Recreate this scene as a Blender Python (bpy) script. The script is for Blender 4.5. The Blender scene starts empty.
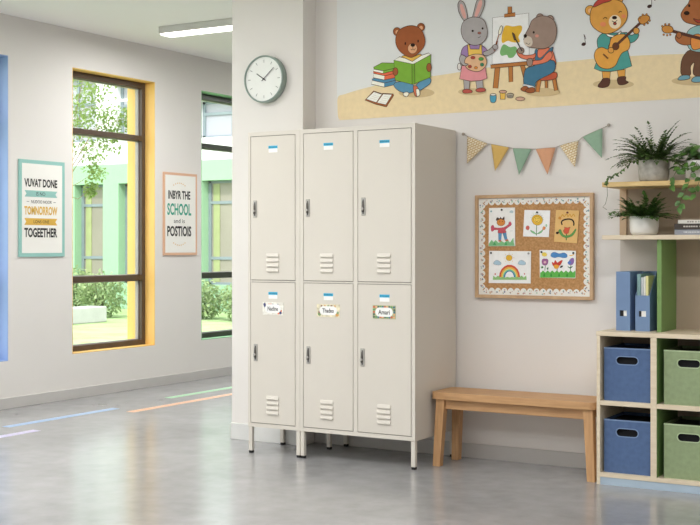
import bpy, bmesh, math, random
from mathutils import Vector, Matrix
from mathutils.geometry import tessellate_polygon
random.seed(7)
SC = bpy.context.scene
COL = SC.collection

# ------------------------------------------------------------------ camera
CAM_H = 1.18
cd = bpy.data.cameras.new('camera'); cam = bpy.data.objects.new('camera', cd); COL.objects.link(cam)
cam.location = (0, 0, CAM_H)
cam.rotation_euler = (math.radians(90), 0, math.radians(30.65))
cd.sensor_fit = 'HORIZONTAL'; cd.sensor_width = 36.0; cd.lens = 36.0 * 1215 / 700
cd.shift_y = -15.5 / 700
cd.clip_end = 200
SC.camera = cam

# ------------------------------------------------------------------ world, sun, exposure
w = bpy.data.worlds.new('world'); SC.world = w; w.use_nodes = True
bg = w.node_tree.nodes['Background']
bg.inputs[0].default_value = (0.95, 0.965, 1.0, 1); bg.inputs[1].default_value = 3.0
sd = bpy.data.lights.new('sun', 'SUN'); sun = bpy.data.objects.new('sun', sd); COL.objects.link(sun)
sd.energy = 3.2; sd.angle = math.radians(3); sd.color = (1.0, 0.96, 0.88)
sun.rotation_euler = Vector((0.45, -0.75, 0.9)).to_track_quat('Z', 'Y').to_euler()
FIXTURE_WATTS = 33.0
SC.view_settings.view_transform = 'Standard'; SC.view_settings.look = 'None'
SC.view_settings.exposure = 0.17; SC.view_settings.gamma = 1.0; SC.view_settings.use_curve_mapping = False
SC.cycles.max_bounces = 10; SC.cycles.diffuse_bounces = 6; SC.cycles.transparent_max_bounces = 16
SC.cycles.use_denoising = True
SC.cycles.sample_clamp_indirect = 6.0

# ------------------------------------------------------------------ materials
def lin(v):
    v /= 255.0
    return v / 12.92 if v <= 0.04045 else ((v + 0.055) / 1.055) ** 2.4
def col(c):
    if isinstance(c, str): c = tuple(int(c[i:i+2], 16) for i in (0, 2, 4))
    return (lin(c[0]), lin(c[1]), lin(c[2]), 1)
MATS = {}
def mat(name, c, rough=0.6, metal=0.0, var=0.06, scale=6.0, bump=0.0, bscale=60.0, spec=0.5, stretch=(1, 1, 1), emit=None, c2=None, detail=4):
    if name in MATS: return MATS[name]
    m = bpy.data.materials.new(name); m.use_nodes = True; MATS[name] = m
    nt = m.node_tree; b = nt.nodes['Principled BSDF']
    b.inputs['Roughness'].default_value = rough; b.inputs['Metallic'].default_value = metal
    b.inputs['Specular IOR Level'].default_value = spec
    tc = nt.nodes.new('ShaderNodeTexCoord'); mp = nt.nodes.new('ShaderNodeMapping')
    mp.inputs['Scale'].default_value = stretch
    nt.links.new(tc.outputs['Object'], mp.inputs['Vector'])
    n = nt.nodes.new('ShaderNodeTexNoise'); n.inputs['Scale'].default_value = scale; n.inputs['Detail'].default_value = detail
    nt.links.new(mp.outputs['Vector'], n.inputs['Vector'])
    r = nt.nodes.new('ShaderNodeValToRGB')
    a = col(c)
    if c2 is None:
        lo = tuple(max(0, x * (1 - var)) for x in a[:3]) + (1,); hi = tuple(min(1, x * (1 + var)) for x in a[:3]) + (1,)
    else: lo, hi = col(c2), a
    r.color_ramp.elements[0].position = 0.32; r.color_ramp.elements[0].color = lo
    r.color_ramp.elements[1].position = 0.68; r.color_ramp.elements[1].color = hi
    nt.links.new(n.outputs['Fac'], r.inputs['Fac']); nt.links.new(r.outputs['Color'], b.inputs['Base Color'])
    if bump:
        n2 = nt.nodes.new('ShaderNodeTexNoise'); n2.inputs['Scale'].default_value = bscale
        nt.links.new(mp.outputs['Vector'], n2.inputs['Vector'])
        bp = nt.nodes.new('ShaderNodeBump'); bp.inputs['Strength'].default_value = bump; bp.inputs['Distance'].default_value = 0.004
        nt.links.new(n2.outputs['Fac'], bp.inputs['Height']); nt.links.new(bp.outputs['Normal'], b.inputs['Normal'])
    if emit:
        b.inputs['Emission Color'].default_value = col(emit[0]); b.inputs['Emission Strength'].default_value = emit[1]
    return m
def hexmat(h):
    c = tuple(min(250, int(h[i:i+2], 16) * 1.05 + 3) for i in (0, 2, 4))
    return mat('print_' + h, c, rough=0.75, var=0.04, scale=30, spec=0.2)

wall_m = mat('wall_paint', (229, 225, 221), 0.75, var=0.015, scale=1.5, bump=0.05, bscale=180, spec=0.25)
ceil_m = mat('ceiling_paint', (252, 250, 248), 0.8, var=0.01, scale=1, spec=0.2)
base_m = mat('baseboard_paint', (198, 195, 192), 0.5, var=0.02)
locker_m = mat('locker_enamel', (215, 209, 199), 0.42, var=0.012, scale=2, spec=0.4)
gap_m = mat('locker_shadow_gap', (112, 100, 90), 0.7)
steel_m = mat('latch_steel', (178, 175, 170), 0.35, metal=0.45)
lever_m = mat('latch_lever', (96, 92, 88), 0.3, metal=0.7)
dark_m = mat('dark_plastic', (28, 27, 27), 0.5)
rubber_m = mat('black_rubber', (18, 18, 18), 0.7)
oak_m = mat('oak_bench', (204, 160, 114), 0.5, scale=5, stretch=(1.2, 14, 14), c2=(184, 140, 96), bump=0.06, bscale=12)
oakleg_m = mat('oak_bench_leg', (204, 160, 114), 0.5, scale=5, stretch=(14, 14, 1.2), c2=(184, 140, 96), bump=0.06, bscale=12)
birch_m = mat('birch_edge', (228, 214, 190), 0.5, scale=6, stretch=(1.5, 10, 10), c2=(216, 200, 174))
pine_m = mat('pine_board', (226, 196, 138), 0.5, scale=6, stretch=(1.5, 10, 10), c2=(210, 178, 120))
green_m = mat('green_laminate', (118, 152, 88), 0.5, var=0.03)
blueplinth_m = mat('plinth_blue', (172, 190, 206), 0.5, var=0.03)
back_m = mat('taupe_back_panel', (178, 160, 140), 0.65, var=0.03, scale=3)
binblue_m = mat('blue_felt', (88, 110, 148), 0.9, var=0.07, scale=40, bump=0.2, bscale=300, spec=0.1)
bingreen_m = mat('green_felt', (146, 162, 126), 0.9, var=0.07, scale=40, bump=0.2, bscale=300, spec=0.1)
rimb_m = mat('blue_rim', (120, 144, 182), 0.6); rimg_m = mat('green_rim', (180, 198, 158), 0.6)
file_m = mat('blue_card', (114, 140, 178), 0.6, var=0.03)
concrete_m = mat('concrete_pot', (192, 188, 180), 0.85, scale=35, c2=(160, 156, 148), bump=0.4, bscale=90)
ceramic_m = mat('white_ceramic', (232, 230, 226), 0.3, var=0.01)
soil_m = mat('potting_soil', (52, 40, 30), 0.95, var=0.3, scale=60)
leafd_m = mat('fern_leaf', (100, 134, 62), 0.5, scale=25, c2=(46, 74, 30))
leafb_m = mat('bushy_leaf', (104, 142, 68), 0.5, scale=25, c2=(52, 84, 36))
leafp_m = mat('broad_leaf', (100, 144, 62), 0.4, scale=20, c2=(50, 88, 38))
stem_m = mat('plant_stem', (96, 100, 58), 0.6)
frame_m = mat('bronze_frame', (84, 68, 54), 0.4, var=0.04)
framed_m = mat('dark_green_frame', (52, 58, 46), 0.4, var=0.04)
seal_m = mat('grey_glazing_bead', (170, 166, 164), 0.5)
cork_m = mat('cork', (206, 160, 112), 0.9, scale=90, c2=(178, 132, 86), bump=0.3, bscale=200, spec=0.1, detail=8)
boardframe_m = mat('board_wood_frame', (206, 172, 134), 0.5, scale=6, stretch=(3, 3, 3), c2=(190, 154, 116))
paper_m = mat('white_paper', (240, 238, 232), 0.8, var=0.01)
clockrim_m = mat('clock_rim_sage', (140, 156, 148), 0.4, var=0.02)
clockface_m = mat('clock_face', (236, 238, 234), 0.6, var=0.01)
cord_m = mat('grey_cord', (168, 158, 148), 0.8)
lampbody_m = mat('lamp_housing', (214, 213, 210), 0.5, var=0.01)
lampglow_m = mat('lamp_diffuser', (250, 250, 246), 0.5, emit=((255, 252, 244), 5.0))

def floor_material():
    m = bpy.data.materials.new('polished_concrete'); m.use_nodes = True; nt = m.node_tree; b = nt.nodes['Principled BSDF']
    tc = nt.nodes.new('ShaderNodeTexCoord')
    def noise(s, d, rough=0.55):
        n = nt.nodes.new('ShaderNodeTexNoise'); n.inputs['Scale'].default_value = s; n.inputs['Detail'].default_value = d
        n.inputs['Roughness'].default_value = rough; nt.links.new(tc.outputs['Object'], n.inputs['Vector']); return n
    a = noise(0.9, 8, 0.65); c = noise(9, 6)
    mx = nt.nodes.new('ShaderNodeMath'); mx.operation = 'MULTIPLY_ADD'; mx.inputs[1].default_value = 0.35
    nt.links.new(c.outputs['Fac'], mx.inputs[0]); 
    sc = nt.nodes.new('ShaderNodeMath'); sc.operation = 'MULTIPLY'; sc.inputs[1].default_value = 0.65
    nt.links.new(a.outputs['Fac'], sc.inputs[0]); nt.links.new(sc.outputs[0], mx.inputs[2])
    r = nt.nodes.new('ShaderNodeValToRGB'); r.color_ramp.elements[0].position = 0.34; r.color_ramp.elements[1].position = 0.66
    r.color_ramp.elements[0].color = col((138, 138, 139)); r.color_ramp.elements[1].color = col((168, 168, 169))
    nt.links.new(mx.outputs[0], r.inputs['Fac']); nt.links.new(r.outputs['Color'], b.inputs['Base Color'])
    rr = nt.nodes.new('ShaderNodeMapRange'); rr.inputs['To Min'].default_value = 0.15; rr.inputs['To Max'].default_value = 0.25
    nt.links.new(a.outputs['Fac'], rr.inputs['Value']); nt.links.new(rr.outputs['Result'], b.inputs['Roughness'])
    b.inputs['Specular IOR Level'].default_value = 0.9
    bp = nt.nodes.new('ShaderNodeBump'); bp.inputs['Strength'].default_value = 0.06; bp.inputs['Distance'].default_value = 0.01
    n3 = noise(5, 3); nt.links.new(n3.outputs['Fac'], bp.inputs['Height']); nt.links.new(bp.outputs['Normal'], b.inputs['Normal'])
    return m
floor_m = floor_material()
def glass_material(name, tint, refl):
    m = bpy.data.materials.new(name); m.use_nodes = True; nt = m.node_tree
    for n in list(nt.nodes): nt.nodes.remove(n)
    o = nt.nodes.new('ShaderNodeOutputMaterial'); t = nt.nodes.new('ShaderNodeBsdfTransparent'); g = nt.nodes.new('ShaderNodeBsdfGlossy')
    t.inputs[0].default_value = tint; g.inputs['Roughness'].default_value = 0.02
    mx = nt.nodes.new('ShaderNodeMixShader'); mx.inputs[0].default_value = refl
    nt.links.new(t.outputs[0], mx.inputs[1]); nt.links.new(g.outputs[0], mx.inputs[2]); nt.links.new(mx.outputs[0], o.inputs[0])
    return m
glass_m = glass_material('window_glass', (0.97, 0.99, 0.98, 1), 0.04)
def leaf_material(name, c, c2, tr):
    m = mat(name, c, 0.6, c2=c2, scale=3); nt = m.node_tree; b = nt.nodes['Principled BSDF']
    o = [n for n in nt.nodes if n.type == 'OUTPUT_MATERIAL'][0]
    t = nt.nodes.new('ShaderNodeBsdfTranslucent'); t.inputs[0].default_value = col(c)
    mx = nt.nodes.new('ShaderNodeMixShader'); mx.inputs[0].default_value = tr
    nt.links.new(b.outputs[0], mx.inputs[1]); nt.links.new(t.outputs[0], mx.inputs[2]); nt.links.new(mx.outputs[0], o.inputs[0])
    return m
treeleaf_m = leaf_material('tree_leaf', (150, 172, 96), (98, 126, 60), 0.45)
hedge_m = leaf_material('hedge_leaf', (176, 192, 142), (108, 134, 84), 0.3)
lawn_m = mat('lawn_grass', (160, 182, 134), 0.9, scale=2.5, c2=(144, 168, 112), detail=10, spec=0.1)

# ------------------------------------------------------------------ helpers
class MB:
    """collects shapes in world coordinates and links them as ONE mesh object"""
    def __init__(s): s.bm = bmesh.new(); s.mats = []
    def mi(s, m):
        if m not in s.mats: s.mats.append(m)
        return s.mats.index(m)
    def box(s, x0, x1, y0, y1, z0, z1, m, bev=0.0, seg=2):
        v = [s.bm.verts.new((x, y, z)) for x in (x0, x1) for y in (y0, y1) for z in (z0, z1)]
        k = s.mi(m); fs = []
        for q in ((0, 1, 3, 2), (4, 6, 7, 5), (0, 4, 5, 1), (2, 3, 7, 6), (0, 2, 6, 4), (1, 5, 7, 3)):
            f = s.bm.faces.new([v[i] for i in q]); f.material_index = k; fs.append(f)
        if bev > 0:
            es = list({e for f in fs for e in f.edges})
            r = bmesh.ops.bevel(s.bm, geom=es, offset=bev, segments=seg, affect='EDGES', profile=0.5)
            for f in r['faces']: f.material_index = k
        return s
    def face(s, pts, m, smooth=False):
        f = s.bm.faces.new([s.bm.verts.new(p) for p in pts]); f.material_index = s.mi(m); f.smooth = smooth; return f
    def hexa(s, b, t, m):
        """b, t: four points each (bottom, top)"""
        vb = [s.bm.verts.new(p) for p in b]; vt = [s.bm.verts.new(p) for p in t]; k = s.mi(m)
        for q in ([vb[3], vb[2], vb[1], vb[0]], vt, [vb[0], vb[1], vt[1], vt[0]], [vb[1], vb[2], vt[2], vt[1]], [vb[2], vb[3], vt[3], vt[2]], [vb[3], vb[0], vt[0], vt[3]]):
            s.bm.faces.new(q).material_index = k
        return s
    def tube(s, pts, r, m, n=8, taper=1.0, caps=True):
        pts = [Vector(p) for p in pts]; k = s.mi(m); rings = []
        for i, p in enumerate(pts):
            d = (pts[min(i + 1, len(pts) - 1)] - pts[max(i - 1, 0)]).normalized()
            a = d.orthogonal().normalized() if i == 0 else (pa - d * pa.dot(d)).normalized()
            pa = a; b = d.cross(a); rr = r * (1 + (taper - 1) * i / max(1, len(pts) - 1))
            rings.append([s.bm.verts.new(p + (a * math.cos(2 * math.pi * j / n) + b * math.sin(2 * math.pi * j / n)) * rr) for j in range(n)])
        for A, B in zip(rings, rings[1:]):
            for j in range(n):
                f = s.bm.faces.new([A[j], A[(j + 1) % n], B[(j + 1) % n], B[j]]); f.material_index = k; f.smooth = True
        if caps:
            s.bm.faces.new(list(reversed(rings[0]))).material_index = k; s.bm.faces.new(rings[-1]).material_index = k
        return s
    def lathe(s, prof, c, m, n=40, axis='z', smooth=True):
        k = s.mi(m); rings = []
        for r, h in prof:
            ring = []
            for j in range(n):
                a = 2 * math.pi * j / n; u, v = r * math.cos(a), r * math.sin(a)
                ring.append(s.bm.verts.new((c[0] + u, c[1] + v, c[2] + h) if axis == 'z' else (c[0] + u, c[1] - h, c[2] + v)))
            rings.append(ring)
        for A, B in zip(rings, rings[1:]):
            for j in range(n):
                f = s.bm.faces.new([A[j], A[(j + 1) % n], B[(j + 1) % n], B[j]]); f.material_index = k; f.smooth = smooth
        s.bm.faces.new(list(reversed(rings[0]))).material_index = k; s.bm.faces.new(rings[-1]).material_index = k
        return s
    def plate(s, outer, holes, fn, t0, t1, m):
        """flat slab with holes; fn(u, v, t) -> world point"""
        loops = [outer] + list(holes); k = s.mi(m)
        flat = [p for l in loops for p in l]
        tris = tessellate_polygon([[Vector((p[0], p[1], 0)) for p in l] for l in loops])
        A = [s.bm.verts.new(fn(p[0], p[1], t0)) for p in flat]; B = [s.bm.verts.new(fn(p[0], p[1], t1)) for p in flat]
        for t in tris:
            s.bm.faces.new([A[i] for i in t]).material_index = k; s.bm.faces.new([B[i] for i in reversed(t)]).material_index = k
        o = 0
        for l in loops:
            n = len(l)
            for i in range(n):
                j = (i + 1) % n
                s.bm.faces.new([A[o + i], A[o + j], B[o + j], B[o + i]]).material_index = k
            o += n
        return s
    def leaf(s, p, d, up, L, W, m, fold=0.25, droop=0.2):
        p = Vector(p); d = Vector(d).normalized(); side = d.cross(Vector(up))
        if side.length < 1e-4: side = d.orthogonal()
        side.normalize(); nrm = side.cross(d).normalized(); k = s.mi(m)
        def P(t, w): return p + d * (L * t) + side * (W * w) + nrm * (abs(w) * W * fold) - nrm * (droop * L * t * t)
        b = s.bm.verts.new(P(0, 0)); l1 = s.bm.verts.new(P(.35, .5)); r1 = s.bm.verts.new(P(.35, -.5)); c = s.bm.verts.new(P(.4, 0))
        l2 = s.bm.verts.new(P(.72, .36)); r2 = s.bm.verts.new(P(.72, -.36)); c2 = s.bm.verts.new(P(.75, 0)); t = s.bm.verts.new(P(1, 0))
        for q in ((b, c, l1), (b, r1, c), (c, c2, l2, l1), (c, r1, r2, c2), (c2, t, l2), (c2, r2, t)):
            f = s.bm.faces.new(q); f.material_index = k; f.smooth = True
        return s
    def make(s, name, parent=None, bevel=0.0, recalc=True):
        if recalc: bmesh.ops.recalc_face_normals(s.bm, faces=s.bm.faces[:])
        me = bpy.data.meshes.new(name)
        off = world_off(parent) if parent else None
        if off is None:
            lo = Vector((1e9,) * 3); hi = Vector((-1e9,) * 3)
            for v in s.bm.verts:
                for i in range(3): lo[i] = min(lo[i], v.co[i]); hi[i] = max(hi[i], v.co[i])
            off = Vector(((lo.x + hi.x) / 2, (lo.y + hi.y) / 2, lo.z))
        for v in s.bm.verts: v.co -= off
        s.bm.to_mesh(me); s.bm.free()
        for m in s.mats: me.materials.append(m)
        o = bpy.data.objects.new(name, me); COL.objects.link(o)
        if parent: o.parent = parent
        else: o.location = off
        if bevel:
            md = o.modifiers.new('bevel', 'BEVEL'); md.width = bevel; md.segments = 2; md.limit_method = 'ANGLE'
        return o
def world_off(o):
    v = Vector((0, 0, 0))
    while o: v += o.location; o = o.parent
    return v
def thing(name, label, cat, loc, group=None):
    o = bpy.data.objects.new(name, None); COL.objects.link(o); o.location = loc; o.empty_display_size = 0.1
    return tag(o, label, cat, group)
def tag(o, label, cat, group=None):
    o['label'] = label; o['category'] = cat
    if group: o['group'] = group
    return o
def struct(o): o['kind'] = 'structure'; return o
def rect(u0, u1, v0, v1): return [(u0, v0), (u1, v0), (u1, v1), (u0, v1)]
def stadium(cx, cy, w, h, n=8):
    r = h / 2; p = []
    for i in range(n + 1):
        a = -math.pi / 2 + math.pi * i / n; p.append((cx + w / 2 - r + r * math.cos(a), cy + r * math.sin(a)))
    for i in range(n + 1):
        a = math.pi / 2 + math.pi * i / n; p.append((cx - w / 2 + r + r * math.cos(a), cy + r * math.sin(a)))
    return p
def copy_tree(o, parent=None):
    c = o.copy(); COL.objects.link(c); c.parent = parent
    for ch in list(o.children): copy_tree(ch, c)
    return c

def catmull(pts, closed, n=5):
    out = []; N = len(pts)
    rng = range(N) if closed else range(N - 1)
    for i in rng:
        if closed: p0, p1, p2, p3 = pts[i - 1], pts[i], pts[(i + 1) % N], pts[(i + 2) % N]
        else: p0, p1, p2, p3 = pts[max(i - 1, 0)], pts[i], pts[i + 1], pts[min(i + 2, N - 1)]
        for k in range(n):
            t = k / n
            out.append(tuple(0.5 * ((2 * p1[j]) + (-p0[j] + p2[j]) * t + (2 * p0[j] - 5 * p1[j] + 4 * p2[j] - p3[j]) * t * t + (-p0[j] + 3 * p1[j] - 3 * p2[j] + p3[j]) * t ** 3) for j in (0, 1)))
    if not closed: out.append(pts[-1])
    return out
def printed(name, data, fn, parent, ink='4a3226', step=0.00012, unit=0.0042, t0=0.0):
    """flat printed artwork: fills and ink lines, each a hair in front of the last"""
    mb = MB(); t = t0
    def ribbon(pts, wd, closed, m, t):
        N = len(pts); L = []; R = []
        for i in range(N):
            a = pts[i - 1] if (closed or i > 0) else pts[i]; b = pts[(i + 1) % N] if (closed or i < N - 1) else pts[i]
            dx, dy = b[0] - a[0], b[1] - a[1]; l = math.hypot(dx, dy) or 1e-6; nx, ny = -dy / l * wd / 2, dx / l * wd / 2
            L.append(mb.bm.verts.new(fn(pts[i][0] + nx, pts[i][1] + ny, t))); R.append(mb.bm.verts.new(fn(pts[i][0] - nx, pts[i][1] - ny, t)))
        k = mb.mi(m)
        for i in range(N if closed else N - 1):
            j = (i + 1) % N; mb.bm.faces.new([L[i], L[j], R[j], R[i]]).material_index = k
    for kind, c, wd, flat in data:
        pts = [(flat[i] / 1000, flat[i + 1] / 1000) for i in range(0, len(flat), 2)]
        t += step
        if kind in 'bp':
            if kind == 'b': pts = catmull(pts, True)
            k = mb.mi(hexmat(c)); vs = [mb.bm.verts.new(fn(p[0], p[1], t)) for p in pts]
            for tri in tessellate_polygon([[Vector((p[0], p[1], 0)) for p in pts]]):
                try: mb.bm.faces.new([vs[i] for i in tri]).material_index = k
                except ValueError: pass
            if wd: ribbon(pts, wd * unit * 0.8, True, hexmat(ink), t + step * 0.5)
        else:
            if kind == 's' and len(pts) > 2: pts = catmull(pts, False)
            ribbon(pts, wd * unit * 1.1, False, hexmat(c), t)
    return mb.make(name, parent, recalc=False)

def text_into(mb, s, u0, u1, v0, v1, fn, t, m, bold=0.0):
    cu = bpy.data.curves.new('t', 'FONT'); cu.body = s; cu.size = 1; cu.offset = bold; cu.resolution_u = 3
    o = bpy.data.objects.new('t', cu); COL.objects.link(o)
    dg = bpy.context.evaluated_depsgraph_get(); me = bpy.data.meshes.new_from_object(o.evaluated_get(dg))
    xs = [v.co.x for v in me.vertices]; ys = [v.co.y for v in me.vertices]
    x0, x1, y0, y1 = min(xs), max(xs), min(ys), max(ys); k = mb.mi(m)
    vs = [mb.bm.verts.new(fn(u0 + (v.co.x - x0) / (x1 - x0) * (u1 - u0), v0 + (v.co.y - y0) / (y1 - y0) * (v1 - v0), t)) for v in me.vertices]
    for p in me.polygons:
        try: mb.bm.faces.new([vs[i] for i in p.vertices]).material_index = k
        except ValueError: pass
    bpy.data.objects.remove(o); bpy.data.curves.remove(cu); bpy.data.meshes.remove(me)
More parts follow.
